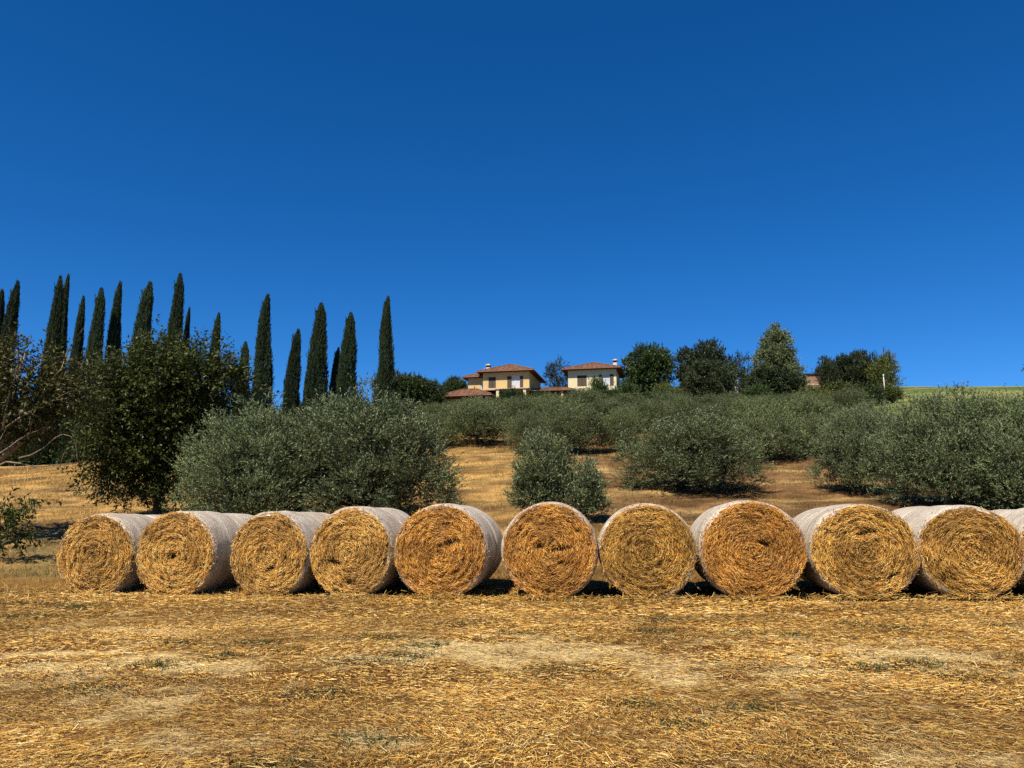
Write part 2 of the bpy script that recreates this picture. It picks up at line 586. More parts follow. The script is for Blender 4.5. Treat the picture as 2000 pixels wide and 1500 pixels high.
def blades(x, y, h, w, lean, rng):
    n = len(x)
    z = terrain(x, y) - 0.01
    az = rng.random(n) * math.pi
    sx, sy = np.cos(az) * w * 0.5, np.sin(az) * w * 0.5
    lx, ly = rng.normal(0, lean, n) * h, rng.normal(0, lean, n) * h
    V = np.stack([np.stack([x - sx, y - sy, z], 1), np.stack([x + sx, y + sy, z], 1), np.stack([x + lx, y + ly, z + h], 1)], 1).reshape(-1, 3)
    return V, np.arange(3 * n).reshape(-1, 3)


n = 170000
y = 15.5 + (68 - 15.5) * rng.random(n) ** 1.5
x = (rng.random(n) * 2 - 1) * (0.70 * y + 2)
keep = rng.random(n) < 0.25 + 0.9 * smooth(0.38, 0.62, fbm(x / 2.5, y / 1.3, 91))
x, y = x[keep], y[keep]
n = len(x)
V, F = blades(x, y, rng.uniform(0.05, 0.17, n) * (0.7 + y / 60), rng.uniform(0.008, 0.016, n) * (0.6 + y / 40), 0.5, rng)
c = straw_colours(n, np.array([0.26, 0.22, 0.2, 0.1, 0.14, 0.08]), rng)
c *= (0.55 + 0.65 * smooth(0.3, 0.65, fbm(x / 2.6, y / 1.3, 93)))[:, None]
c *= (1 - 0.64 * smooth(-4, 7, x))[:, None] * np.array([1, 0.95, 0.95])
green = (rng.random(n) < 0.32) & (x < -7) & (y < 26) & (fbm(x / 2.2, y / 0.9, 51) > 0.5)
c[green] = np.array([0.13, 0.14, 0.05]) * ALB * (0.7 + 0.6 * rng.random((green.sum(), 1)))
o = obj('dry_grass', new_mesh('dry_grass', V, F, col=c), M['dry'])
tag(o, 'dry pale grass and stubble on the slope behind the bales', 'grass', kind='stuff')

# stubble standing along the front of the bale row
n = 5200
y = rng.normal(14.2, 0.35, n); x = rng.uniform(-12, 12.5, n)
keep = fbm(x / 0.6, y / 0.6, 101) > 0.45
x, y = x[keep], y[keep]; n = len(x)
V, F = blades(x, y, rng.uniform(0.04, 0.16, n), rng.uniform(0.006, 0.012, n), 0.4, rng)
c = straw_colours(n, np.array([0.3, 0.25, 0.15, 0.1, 0.15, 0.05]), rng)
g_ = rng.random(n) < 0.2
c[g_] = np.array([0.12, 0.13, 0.05]) * ALB
o = obj('stubble', new_mesh('stubble', V, F, col=c), M['dry'])
tag(o, 'short straw stubble standing along the feet of the bales', 'stubble', kind='stuff')

# low green weeds in the field
wv = []
spots = [(505, 1262, .35), (560, 1275, .2), (745, 1248, .45), (830, 1265, .3), (805, 1283, .3), (690, 1295, .25), (750, 1300, .3),
         (440, 1284, .25), (615, 1356, .4), (350, 1262, .25), (300, 1300, .3), (180, 1350, .35), (60, 1205, .5), (30, 1180, .7),
         (1000, 1240, .3), (1090, 1310, .3), (1270, 1235, .3), (1440, 1236, .25), (1515, 1236, .3), (1565, 1244, .25),
         (1660, 1219, .3), (1760, 1226, .3), (1710, 1310, .35), (1800, 1300, .4), (1450, 1390, .35), (1350, 1420, .25),
         (705, 1445, .25), (540, 1495, .3), (1250, 1375, .25), (1960, 1225, .4), (1900, 1330, .3), (150, 1185, .5), (1300, 1214, .3), (905, 1222, .3)]
for (u, v, r) in spots:
    p = at(u, v, 10)
    dd = -CAM_H / ((p.z - CAM_H) / 10.0)
    p = at(u, v, dd)
    k = int(800 * r)
    wx = p.x + rng.normal(0, r * 0.55, k); wy = p.y + rng.normal(0, r * 0.35, k)
    wv.append((wx, wy))
wx = np.concatenate([q[0] for q in wv]); wy = np.concatenate([q[1] for q in wv]); k = len(wx)
V, F = blades(wx, wy, rng.uniform(0.025, 0.075, k), rng.uniform(0.010, 0.024, k), 1.0, rng)
o = obj('weeds', new_mesh('weeds', V, F), M['weed'])
tag(o, 'small green weeds sprouting between the straw', 'weeds', kind='stuff')

# ------------------------------------------------------------------ bales
VPX = 1172.0


def bale_net(R, L, sx, seed):
    """open barrel with rounded shoulders; axis along +Y from the front end at y = 0"""
    na, prof = 96, [(-0.02, 0.90), (0.0, 0.955), (0.03, 0.985), (0.08, 1.0)]
    prof += [(t * L, 1.0 + 0.012 * math.sin(math.pi * t) + 0.006 * math.sin(23 * t + seed)) for t in np.linspace(0.14, 0.90, 16)]
    prof += [(L - 0.06, 1.0), (L - 0.02, 0.975), (L, 0.92)]
    th = np.linspace(0, 2 * math.pi, na + 1)
    vs, suv = [], []
    for (y, k) in prof:
        r = R * k * (1 + 0.022 * (vnoise(th * 2.0 + seed * 3, th * 0 + y * 3, seed) - 0.5) + 0.010 * np.sin(2 * th + seed * 1.9) + 0.007 * np.sin(3 * th + seed))
        r[-1] = r[0]
        xx = np.sin(th) * r * sx; zz = -np.cos(th) * r
        xx = xx * (1 + 0.03 * smooth(0.3, 0.9, -zz / R))
        zz = np.maximum(zz, -R * 0.965)
        vs.append(np.stack([xx, np.full_like(th, y), zz], 1))
        suv.append(np.stack([th * R, np.full_like(th, y), np.full_like(th, seed * 1.7)], 1))
    m = len(prof)
    id_ = np.arange(m * (na + 1)).reshape(m, na + 1)
    F = np.stack([id_[:-1, :-1].ravel(), id_[1:, :-1].ravel(), id_[1:, 1:].ravel(), id_[:-1, 1:].ravel()], 1)
    return new_mesh('net_wrap', np.concatenate(vs), F[:, ::-1].copy(), smooth_shade=True, vec=np.concatenate(suv))


def end_height(x, z, R, seed, gouges):
    r = np.sqrt(x * x + z * z) / R
    th = np.arctan2(x, z)
    h = 0.055 * (1 - r ** 2)
    h = h + 0.011 * np.sin(r * 40 + th * 1.0 + seed + 2.0 * vnoise(th * 1.5, r * 3, seed))
    h = h + 0.12 * (fbm(x * 4 + seed * 5, z * 4, seed, 4) - 0.5) + 0.05 * (fbm(x * 14 + seed * 3, z * 14, seed + 4, 2) - 0.5)
    for (gx, gz, gw, gh, rot) in gouges:
        cx, sz = x - gx * R, z - gz * R
        a = cx * math.cos(rot) + sz * math.sin(rot); b2 = -cx * math.sin(rot) + sz * math.cos(rot)
        h = h - 0.12 * np.exp(-(a / (gw * R)) ** 2 - (b2 / (gh * R)) ** 2)
    return h


def bale_end(R, sx, seed, gouges, y0=0.0, sign=-1):
    na, nrr = 90, 26
    th = np.linspace(0, 2 * math.pi, na, endpoint=False)
    rr = np.concatenate([[0.02], np.linspace(0.06, 0.962, nrr)])
    TH, RR = np.meshgrid(th, rr)
    x = np.sin(TH) * RR * R * sx; z = np.maximum(-np.cos(TH) * RR * R, -R * 0.955)
    h = end_height(x, z, R, seed, gouges)
    h = np.where(RR > 0.95, -0.02, h)
    V = np.stack([x, y0 + sign * h, z], -1).reshape(-1, 3)
    suv = np.stack([TH * 0.6, RR * R, np.full_like(TH, seed * 1.3)], -1).reshape(-1, 3)
    id_ = np.arange(len(rr) * na).reshape(len(rr), na)
    nx = np.roll(id_, -1, axis=1)
    F = np.stack([id_[:-1].ravel(), nx[:-1].ravel(), nx[1:].ravel(), id_[1:].ravel()], 1)
    if sign > 0:
        F = F[:, ::-1].copy()
    V = np.concatenate([V, V[:na].mean(0, keepdims=True)]); suv = np.concatenate([suv, suv[:1]])
    me = new_mesh('straw_end', V, F, smooth_shade=True, vec=suv)
    return me


def bale_straw(R, sx, seed, gouges, n, pal, tint):
    r_ = np.random.default_rng(seed + 500)
    th = r_.random(n) * 2 * math.pi
    r = np.sqrt(r_.random(n)) * 0.965
    x = np.sin(th) * r * R * sx; z = -np.cos(th) * r * R
    keep = z > -R * 0.93
    th, r, x, z = th[keep], r[keep], x[keep], z[keep]
    for (gx, gz, gw, gh, rot) in gouges:
        cx, sz = x - gx * R, z - gz * R
        a_ = cx * math.cos(rot) + sz * math.sin(rot); b_ = -cx * math.sin(rot) + sz * math.cos(rot)
        kk = r_.random(len(x)) > 0.55 * np.exp(-(a_ / (gw * R)) ** 2 - (b_ / (gh * R)) ** 2)
        th, r, x, z = th[kk], r[kk], x[kk], z[kk]
    n = len(x)
    h = end_height(x, z, R, seed, gouges) + r_.random(n) ** 1.3 * 0.06 - 0.012
    tang = np.stack([np.cos(th), np.zeros(n), np.sin(th)], 1)
    radv = np.stack([np.sin(th), np.zeros(n), -np.cos(th)], 1)
    dev = r_.normal(0.10, 0.40, n)
    out = r_.normal(0, 0.26, n)
    d = tang * np.cos(dev)[:, None] + radv * np.sin(dev)[:, None]
    d[:, 1] = out
    nn = np.stack([r_.normal(0, 0.45, n), -np.ones(n), r_.normal(0.1, 0.45, n)], 1)
    L = r_.uniform(0.03, 0.115, n) * np.minimum(1, 0.35 + r)
    W = r_.uniform(0.0032, 0.0068, n)
    V, F = strands(np.stack([x, -h - 0.004, z], 1), d, nn, L, W)
    c = straw_colours(n, pal, r_, 0.14)
    patch = smooth(0.36, 0.64, fbm(x * 2.6 + seed, z * 2.6, seed + 7, 3))
    c *= (0.80 + 0.50 * patch)[:, None]
    c *= np.array(tint)
    # whiskers that stick out round the rim
    k = 240
    t2 = r_.random(k) * 2 * math.pi
    t2 = t2[np.cos(t2) < 0.9]; k = len(t2)
    p2 = np.stack([np.sin(t2) * R * sx * 0.985, r_.uniform(-0.03, 0.10, k), -np.cos(t2) * R * 0.985], 1)
    d2 = np.stack([np.sin(t2), r_.normal(-0.5, 0.5, k), -np.cos(t2)], 1) * 0.5 + r_.normal(0, 0.6, (k, 3))
    V2, F2 = strands(p2, d2, r_.normal(0, 1, (k, 3)), r_.uniform(0.05, 0.15, k), r_.uniform(0.004, 0.008, k))
    c2 = straw_colours(k, pal, r_, 0.14)
    # a skirt of fallen straw at the foot
    k = 420
    p3 = np.stack([r_.normal(0, R * 0.42 * sx, k), r_.uniform(-0.16, 0.06, k), -R * 0.96 + np.abs(r_.normal(0, 0.035, k))], 1)
    d3 = np.stack([r_.normal(0, 1, k), r_.normal(0, 0.6, k), np.abs(r_.normal(0, 0.35, k))], 1)
    V3, F3 = strands(p3, d3, r_.normal(0, 1, (k, 3)) + np.array([0, -0.6, 0.6]), r_.uniform(0.06, 0.2, k), r_.uniform(0.005, 0.009, k))
    c3 = straw_colours(k, pal, r_, 0.14)
    VV = np.concatenate([V, V2, V3])
    FF = np.arange(len(VV)).reshape(-1, 4)
    return new_mesh('straw', VV, FF, col=np.clip(np.concatenate([c, c2, c3]), 0, 0.85))


GOLD = np.array([0.29, 0.15, 0.18, 0.13, 0.16, 0.09])
ORNG = np.array([0.29, 0.08, 0.20, 0.26, 0.08, 0.09])
OLIV = np.array([0.29, 0.13, 0.22, 0.09, 0.15, 0.12])
T_G, T_O, T_Y = (1.20, 1.05, 0.95), (1.24, 0.99, 0.84), (1.18, 1.03, 0.88)
# left, right, top, bottom of each front end in the photo, distance, palette, tint, torn hollows, label
bales = [
    (106, 268, 1003, 1166, 15.5, GOLD, T_G, [], 'straw bale with pale yellow patch on its end, leftmost of the row'),
    (260, 426, 997, 1168, 15.3, GOLD, T_G, [(-.05, -.05, .09, .05, .3)], 'straw bale second from the left, long pale netted side showing beside the walnut trunk'),
    (446, 606, 998, 1168, 15.1, GOLD, T_G, [(.08, -.3, .12, .05, .5)], 'straw bale third from the left, below the left half of the big olive'),
    (602, 768, 990, 1167, 14.9, GOLD, T_G, [(-.38, -.2, .16, .07, -.35), (.05, -.62, .13, .06, .1), (.8, -.2, .06, .14, -.3)], 'straw bale with dark torn hollows in its end, fourth from left'),
    (766, 954, 984, 1168, 14.6, ORNG, T_O, [(.25, .2, .12, .08, .4)], 'reddish straw bale fifth from left, its netted side dark on the right'),
    (979, 1168, 980, 1169, 14.4, ORNG, T_O, [(-.2, .08, .08, .06, 0), (.26, .04, .15, .06, .1), (.6, .42, .09, .05, .2)], 'straw bale standing in front of the small two headed olive'),
    (1169, 1360, 983, 1170, 14.4, ORNG, (1.05, .97, .85), [], 'straw bale seen straight on between the small olive and the round olive'),
    (1366, 1573, 977, 1170, 14.3, ORNG, T_O, [(.25, .12, .14, .05, -.5)], 'orange straw bale with white net edge on its left, below the round olive'),
    (1584, 1794, 983, 1169, 14.3, OLIV, T_Y, [(.02, .38, .22, .07, .1), (.5, -.5, .14, .06, .6)], 'broad dull yellow straw bale third from the right edge of the photo'),
    (1792, 2000, 987, 1168, 14.3, OLIV, T_Y, [], 'yellow straw bale in front of the right hand olives, last one fully in view'),
    (1993, 2200, 990, 1168, 14.4, OLIV, T_Y, [], 'straw bale cut off by the right edge of the photo'),
]
BG_ = 'round straw bales in the front row'
for i, (l, r, t, b_, d, pal, tint, gouges, lab) in enumerate(bales):
    u = (l + r) / 2
    top, bot = at(u, t, d), at(u, b_, d)
    lx, rx = at(l, (t + b_) / 2, d).x, at(r, (t + b_) / 2, d).x
    R = (top.z - bot.z) / 2 / 0.985
    sx = (rx - lx) / 2 / R
    cx = (lx + rx) / 2
    gz = float(terrain(cx, d + 0.3))
    root = empty('straw_bale', (cx, d, bot.z + R * 0.965))
    ang = -math.atan((VPX - 1000) / 1500 / CP) + rng.normal(0, 0.012)
    root.rotation_euler = (0, 0, ang)
    L = 1.30
    tag(root, lab, 'straw bale', BG_)
    obj('net_wrap', bale_net(R, L, sx, i + 1), M['net'], root)
    obj('straw_end', bale_end(R, sx, i + 1, gouges), M['packed'], root)
    st = obj('straw', bale_straw(R, sx, i + 1, gouges, 15500, pal, tint), M['straw'], root)
    tag(st, kind='stuff')
    # the bale right behind it
    R2 = R * (0.97 + 0.03 * rng.random())
    off = Vector((-math.sin(ang), math.cos(ang), 0)) * (L + 0.03)
    side = Vector((math.cos(ang), math.sin(ang), 0)) * rng.normal(0, 0.03)
    p = root.location + off + side
    gz2 = float(terrain(p.x, p.y + 0.6))
    r2 = empty('straw_bale', (p.x, p.y, bot.z + R2 * 0.965), ang + rng.normal(0, 0.03))
    names = ['first', 'second', 'third', 'fourth', 'fifth', 'sixth', 'seventh', 'eighth', 'ninth', 'tenth', 'eleventh']
    tag(r2, 'netted straw bale in the back row, right behind the %s front bale from the left' % names[i], 'straw bale', 'straw bales in the back row')
    obj('net_wrap', bale_net(R2, L, sx, i + 31), M['net'], r2)
    obj('straw_end', bale_end(R2, sx, i + 31, []), M['packed'], r2)


# ------------------------------------------------------------------ foliage
def unit(a):
    return a / np.maximum(np.linalg.norm(a, axis=1, keepdims=True), 1e-9)


def leaf_cards(p, d, nrm, L, W, tri=False):
    d = unit(d)
    s = unit(np.cross(d, nrm))
    mid = p + d * (L * 0.45)[:, None]
    w = s * (W * 0.5)[:, None]
    if tri:                                 # far leaves: one triangle each
        b_ = p + d * (L * 0.2)[:, None]
        V = np.stack([b_ + w, p + d * L[:, None], b_ - w], 1).reshape(-1, 3)
        return V, np.arange(len(V)).reshape(-1, 3)
    V = np.stack([p, mid + w, p + d * L[:, None], mid - w], 1).reshape(-1, 3)
    return V, np.arange(len(V)).reshape(-1, 4)


def twig_leaves(tp, td, tl, nl, leaf, wid, ang, rng, up=0.5, droop=0.0, tri=False):
    """leaves set along many twigs; returns leaf card arrays"""
    n = len(tp)
    t = np.tile(np.linspace(0.12, 1.0, nl), n) + rng.normal(0, 0.03, n * nl)
    P = np.repeat(tp, nl, 0); D = np.repeat(td, nl, 0); Ln = np.repeat(tl, nl)
    pos = P + D * (Ln * t)[:, None]
    pos[:, 2] -= droop * (Ln * t) ** 2
    rnd = unit(rng.normal(0, 1, (n * nl, 3)))
    side = unit(np.cross(D, rnd))
    a = ang * rng.uniform(0.5, 1.3, n * nl)
    ld = D * np.cos(a)[:, None] + side * np.sin(a)[:, None]
    ld[:, 2] -= droop * 0.6
    nn = rng.normal(0, 0.7, (n * nl, 3)); nn[:, 2] += up
    k = n * nl
    return leaf_cards(pos, ld, nn, leaf * rng.uniform(0.7, 1.25, k), wid * rng.uniform(0.75, 1.2, k), tri)


def lobes_twigs(lobes, n, rng, inner=0.5, gap=0.0, upbias=0.5, outb=0.8, tl=(0.25, 0.55), rough=0.18, freq=3.0, clump=14, csize=0.2):
    """twig starts spread over a union of ellipsoids in sprays of about `clump` twigs, denser outside, with gaps between"""
    lobes = np.array([tuple(l) + (1.0,) * (7 - len(l)) for l in lobes], float)
    area = (lobes[:, 3] * lobes[:, 4] * lobes[:, 5]) ** (2 / 3.)
    w = area * lobes[:, 6]
    nc = max(8, n // clump)
    pick = rng.choice(len(lobes), nc, p=w / w.sum())
    lb = lobes[pick]
    dirn = unit(rng.normal(0, 1, (nc, 3)))
    rr = 1 - inner * rng.random(nc) ** 1.4
    ph = lb[:, 0] * 3.1 + lb[:, 2] * 1.7
    bumpy = vnoise(np.arctan2(dirn[:, 1], dirn[:, 0]) * freq + ph, dirn[:, 2] * freq * 1.4 + ph, 5) - 0.5
    bumpy += 0.6 * (vnoise(np.arctan2(dirn[:, 1], dirn[:, 0]) * freq * 2.7 + ph, dirn[:, 2] * freq * 3.4 + ph, 9) - 0.5)
    rr = rr * (1 + rough * 2 * bumpy)
    p = lb[:, :3] + dirn * lb[:, 3:6] * rr[:, None]
    if gap > 0:
        g_ = vnoise(p[:, 0] * 1.6 + p[:, 1] * 0.7, p[:, 2] * 1.6 - p[:, 1] * 0.9, 13)
        keep = g_ > gap * 0.6 * (0.6 + rng.random(nc) * 0.8)
        p, dirn = p[keep], dirn[keep]
    cd = unit(dirn * outb + np.array([0, 0, upbias]) + rng.normal(0, 0.30, p.shape))
    k = np.repeat(np.arange(len(p)), clump)
    m = len(k)
    sz = csize * rng.uniform(0.6, 1.35, len(p))[k]
    off = rng.normal(0, 1, (m, 3)) * sz[:, None] * np.array([1, 1, 0.8])
    tp = p[k] + off
    td = unit(cd[k] + off / np.maximum(sz[:, None], 1e-6) * 0.28 + rng.normal(0, 0.22, (m, 3)))
    return tp, td, rng.uniform(*tl, m)


def limbs(base, targets, r0, rng, forks=0.35, trunk_r=None):
    """a trunk that forks into limbs reaching the lobes"""
    mb = MB()
    base = Vector(base)
    zt = sum(t[2] for t in targets) / len(targets)
    fork = base + Vector((rng.normal(0, 0.12), rng.normal(0, 0.12), zt * forks))
    mb.tube([base + Vector((0, 0, -0.4)), base + Vector((0, 0, 0.05)), (base + fork) / 2 + Vector((rng.normal(0, .06), rng.normal(0, .06), 0)), fork],
            [r0 * 1.5, r0 * 1.2, r0, r0 * 0.85], 9)
    for t in targets:
        t = Vector(t)
        m1 = fork.lerp(t, 0.35) + Vector((rng.normal(0, .15), rng.normal(0, .15), rng.normal(0.1, .1)))
        m2 = fork.lerp(t, 0.7) + Vector((rng.normal(0, .15), rng.normal(0, .15), rng.normal(0.05, .1)))
        mb.tube([fork, m1, m2, t], [r0 * 0.6, r0 * 0.42, r0 * 0.28, r0 * 0.1], 6)
        for _ in range(2):
            q = t + Vector(rng.normal(0, 0.6, 3))
            mb.tube([m2, m2.lerp(q, 0.5) + Vector(rng.normal(0, .08, 3)), q], [r0 * 0.2, r0 * 0.14, r0 * 0.04], 5)
    return mb


def make_tree(name, lobes, n, leafkw, twigkw, mat, seed, r0=0.14, bark='bark', forks=0.35, label=None, cat=None, group=None, trunk=True):
    rg = np.random.default_rng(seed)
    tp, td, tl = lobes_twigs(lobes, n, rg, **twigkw)
    ok = tp[:, 2] > 0.12
    V, F = twig_leaves(tp[ok], td[ok], tl[ok], rng=rg, **leafkw)
    root = empty(name)
    tag(root, label, cat, group)
    if trunk:
        lob = [l for l in lobes if l[2] > 0.6] or lobes
        limbs((0, 0, 0), [tuple(l[:3]) for l in lob], r0, rg, forks).build('trunk', M[bark], root, True)
    obj('crown', new_mesh('crown', V, F), M[mat], root)
    return root


def olive_lobes(w, h, seed, low=0.32):
    rg = np.random.default_rng(seed)
    a = w / 2
    L = [(0, 0, h * 0.56, a * 0.62, a * 0.6, h * 0.42)]
    k = 9
    for i in range(k):
        an = 2 * math.pi * (i + rg.random() * 0.6) / k
        rr = a * rg.uniform(0.45, 0.60)
        z = h * rg.uniform(low + 0.04, 0.60)
        s = a * rg.uniform(0.33, 0.44)
        L.append((math.cos(an) * rr, math.sin(an) * rr, z, s, s, min(h * rg.uniform(0.26, 0.36), z)))
    for i in range(4):
        an = 2 * math.pi * (i + rg.random()) / 4
        L.append((math.cos(an) * a * 0.3, math.sin(an) * a * 0.3, h * rg.uniform(0.66, 0.76), a * 0.36, a * 0.36, h * 0.24))
    for i in range(5):
        an = 2 * math.pi * (i + rg.random() * 0.5) / 5
        L.append((math.cos(an) * a * 0.55, math.sin(an) * a * 0.55, h * low * 0.75, a * 0.36, a * 0.36, h * low * 0.62))
    return L


def dims_of(root, w, h):
    for ch in root.children:
        if ch.name.startswith('crown'):
            me = ch.data
            co = np.empty(len(me.vertices) * 3, np.float32)
            me.vertices.foreach_get('co', co)
            co = co.reshape(-1, 3)
            return (float(np.percentile(co[:, 0], 99.2) - np.percentile(co[:, 0], 0.8)), float(np.percentile(co[:, 2], 99.8)))
    return w, h


def place(root, u, vtop, d, wpx, protow, protoh, rz=0.0, du=0.0, sink=0.0):
    protow, protoh = dims_of(root, protow, protoh)
    x = at(u, vtop, d).x
    zb = float(terrain(x, d)) - sink
    zt = at(u, vtop, d).z
    sc = wpx * d / 1500.0 / CP / protow
    root.location = (x, d, zb)
    root.scale = (sc, sc, (zt - zb) / protoh)
    root.rotation_euler = (0, 0, rz)


OL_TW = dict(inner=0.42, gap=0.10, upbias=0.7, outb=0.75, tl=(0.14, 0.40), rough=0.26, freq=3.8, clump=16, csize=0.16)
OL_LF = dict(nl=10, leaf=0.102, wid=0.031, ang=0.65, up=0.6)
OGN = 'olive trees on the slope just behind the bales'
# the big double olive in the middle left
t = make_tree('olive_tree', olive_lobes(5.6, 4.9, 11), 11000, OL_LF, OL_TW, 'olive', 11, 0.2,
              label='bushy silver green olive, the left half of the large clump behind the bales', cat='olive tree', group=OGN)
place(t, 503, 782, 26.5, 255, 5.9, 5.1)
t = make_tree('olive_tree', olive_lobes(7.6, 4.9, 12), 17000, OL_LF, OL_TW, 'olive', 12, 0.22,
              label='largest olive, broad silver green dome between the cypresses and the bare slope', cat='olive tree', group=OGN)
place(t, 708, 770, 28, 368, 7.9, 5.1, 0.6)
# the small one with a second low head on its right
t = make_tree('olive_tree', [(-0.55, 0, 1.9, 0.85, 0.85, 0.95), (-0.2, 0.1, 1.2, 0.85, 0.8, 0.8), (-0.7, -.1, 1.1, 0.75, 0.7, 0.85), (0.9, 0, 1.15, 0.72, 0.65, 0.9), (0.45, 0, 0.7, 0.9, 0.7, 0.55), (1.2, 0.1, 0.8, 0.5, 0.5, 0.5)],
              5200, OL_LF, dict(OL_TW, tl=(0.10, 0.30), csize=0.11, rough=0.14), 'olive', 13, 0.09,
              label='small young olive with two heads behind the middle bales', cat='olive tree', group=OGN)
place(t, 1085, 842, 29, 172, 3.2, 2.95)
t = make_tree('olive_tree', olive_lobes(6.4, 4.3, 14, 0.30), 11500, OL_LF, OL_TW, 'olive', 14, 0.18,
              label='round olive with dark shade at its foot, right of the bare brown patch', cat='olive tree', group=OGN)
place(t, 1352, 812, 39, 262, 6.7, 4.5)
olD = t
t = make_tree('olive_tree', olive_lobes(5.2, 4.9, 15, 0.30), 11500, OL_LF, OL_TW, 'olive', 15, 0.18,
              label='tallest dark olive of the right hand group, dense to the ground', cat='olive tree', group=OGN)
place(t, 1835, 764, 33, 225, 5.5, 5.1)
olF = t
t = copy_tree(olD); t['label'] = 'narrower olive left of the dark right hand group, shade on the ground beside it'
place(t, 1668, 790, 38, 165, 6.7, 4.5, 1.3)
t = copy_tree(olF); t['label'] = 'olive running out of the frame at the right edge, behind the last bale'
place(t, 1975, 772, 31.5, 220, 5.5, 5.1, 2.2)

# olive grove further up
FAR_TW = dict(inner=0.5, gap=0.12, upbias=0.7, outb=0.75, tl=(0.25, 0.55), rough=0.30, freq=3.6, clump=13, csize=0.22)
FAR_LF = dict(tri=True, nl=9, leaf=0.14, wid=0.048, ang=0.7, up=0.6)
pf = [make_tree('olive_tree', olive_lobes(5.0, 3.6, 21, 0.34), 4300, FAR_LF, FAR_TW, 'olive_far', 21, 0.14),
      make_tree('olive_tree', olive_lobes(5.0, 3.9, 22, 0.34), 4300, FAR_LF, FAR_TW, 'olive_far', 22, 0.14),
      make_tree('olive_tree', olive_lobes(5.4, 3.7, 23, 0.30), 4300, FAR_LF, FAR_TW, 'olive_far', 23, 0.14)]
pfw = [(5.3, 3.8), (5.3, 4.1), (5.7, 3.9)]
rows = [
    ('lowest grove row above the bare slope', 57, [(850, 800, 90), (932, 792, 128), (1035, 806, 96), (1120, 788, 130), (1212, 800, 92)]),
    ('second grove row below the villas', 70, [(850, 786, 100), (930, 783, 105), (1015, 781, 105), (1095, 778, 110), (1180, 777, 110), (1262, 776, 120), (1330, 784, 95)]),
    ('third grove row below the villas', 88, [(900, 783, 90), (985, 780, 90), (1065, 775, 95), (1145, 770, 95), (1225, 768, 95), (1305, 772, 90), (1385, 775, 95), (1460, 770, 95)]),
    ('row just behind the round olive', 52, [(1490, 800, 135), (1575, 808, 120)]),
    ('row left of the right hand olives', 66, [(1400, 785, 110), (1480, 778, 115), (1560, 780, 120), (1640, 786, 110), (1715, 795, 100)]),
    ('top grove row below the hilltop trees', 100, [(1420, 766, 85), (1500, 760, 90), (1580, 758, 90), (1655, 764, 90), (1540, 768, 80)]),
]
NTH = ['leftmost', 'second', 'third', 'fourth', 'fifth', 'sixth', 'seventh', 'eighth', 'ninth']
k = 0
for rn, d, lst in rows:
    for j, (u, vt, wp) in enumerate(sorted(lst)):
        q = k % 3
        t = pf[q] if k < 3 else copy_tree(pf[q])
        nth = NTH[j] if j == 0 else NTH[j] + ' from the left'
        tag(t, 'grey olive, %s in the %s' % (nth, rn), 'olive tree', 'olives of the hillside grove')
        place(t, u, vt + rng.normal(0, 5), d + rng.normal(0, 1.6), wp * rng.uniform(0.86, 1.06), *pfw[q], rz=rng.random() * 6.28)
        k += 1

# ------------------------------------------------------------------ cypresses
def make_cypress(seed, lean, bul):
    rg = np.random.default_rng(seed)
    n = 9000
    H = 10.0
    z = H * rg.random(n) ** 0.85 * 0.985
    th = rg.random(n) * 2 * math.pi
    q = z / H
    prof = np.interp(q, [0, 0.15, 0.32, 0.5, 0.64, 0.79, 0.9, 0.96, 1.0], [0.85, 1.0, 0.95, 0.82 * bul, 0.70 * bul, 0.55, 0.38, 0.23, 0.03])
    rib = vnoise(th * 2.2, z * 0.45 + seed, seed) - 0.5
    rib2 = vnoise(th * 4.5, z * 1.1 + seed, seed + 3) - 0.5
    r = prof * (1 + 0.50 * rib + 0.30 * rib2) * (1 - 0.4 * rg.random(n) ** 2)
    # side shoots that break the outline, and a second tip on some
    sh = rg.random(n) < 0.05
    r = np.where(sh, r * 1.16 + 0.05, r)
    x = np.cos(th) * r + lean * q ** 1.6 + 0.14 * np.sin(q * 7 + seed) * q; y_ = np.sin(th) * r
    tp = np.stack([x, y_, z], 1)
    ou = 0.40 * (1 - q ** 3)
    k2 = int(n * 0.035)
    zz2 = rg.uniform(7.6, 9.25, k2)
    tp[:k2] = np.stack([lean * 0.8 - 0.36 + 0.02 * seed % 3 * 0.1 + rg.normal(0, 0.09, k2) * (9.6 - zz2), rg.normal(0, 0.1, k2), zz2], 1)
    td = unit(np.stack([np.cos(th) * ou, np.sin(th) * ou, np.ones(n)], 1) + rg.normal(0, 0.16, (n, 3)) * (1 - 0.7 * q ** 3)[:, None])
    V, F = twig_leaves(tp, td, rg.uniform(0.2, 0.55, n) * (1.1 - 0.55 * q), 4, 0.22 * (1.15 - 0.55 * np.repeat(q, 4)), 0.080, 0.35, rg, up=0.1, tri=True)
    root = empty('cypress_tree')
    MB().tube([(0, 0, -0.6), (0, 0, 2), (lean * .2, 0, 5), (lean * 0.9, 0, 9.4)], [0.26, 0.2, 0.14, 0.03], 8).build('trunk', M['bark'], root, True)
    obj('crown', new_mesh('crown', V, F), M['cypress'], root)
    return root


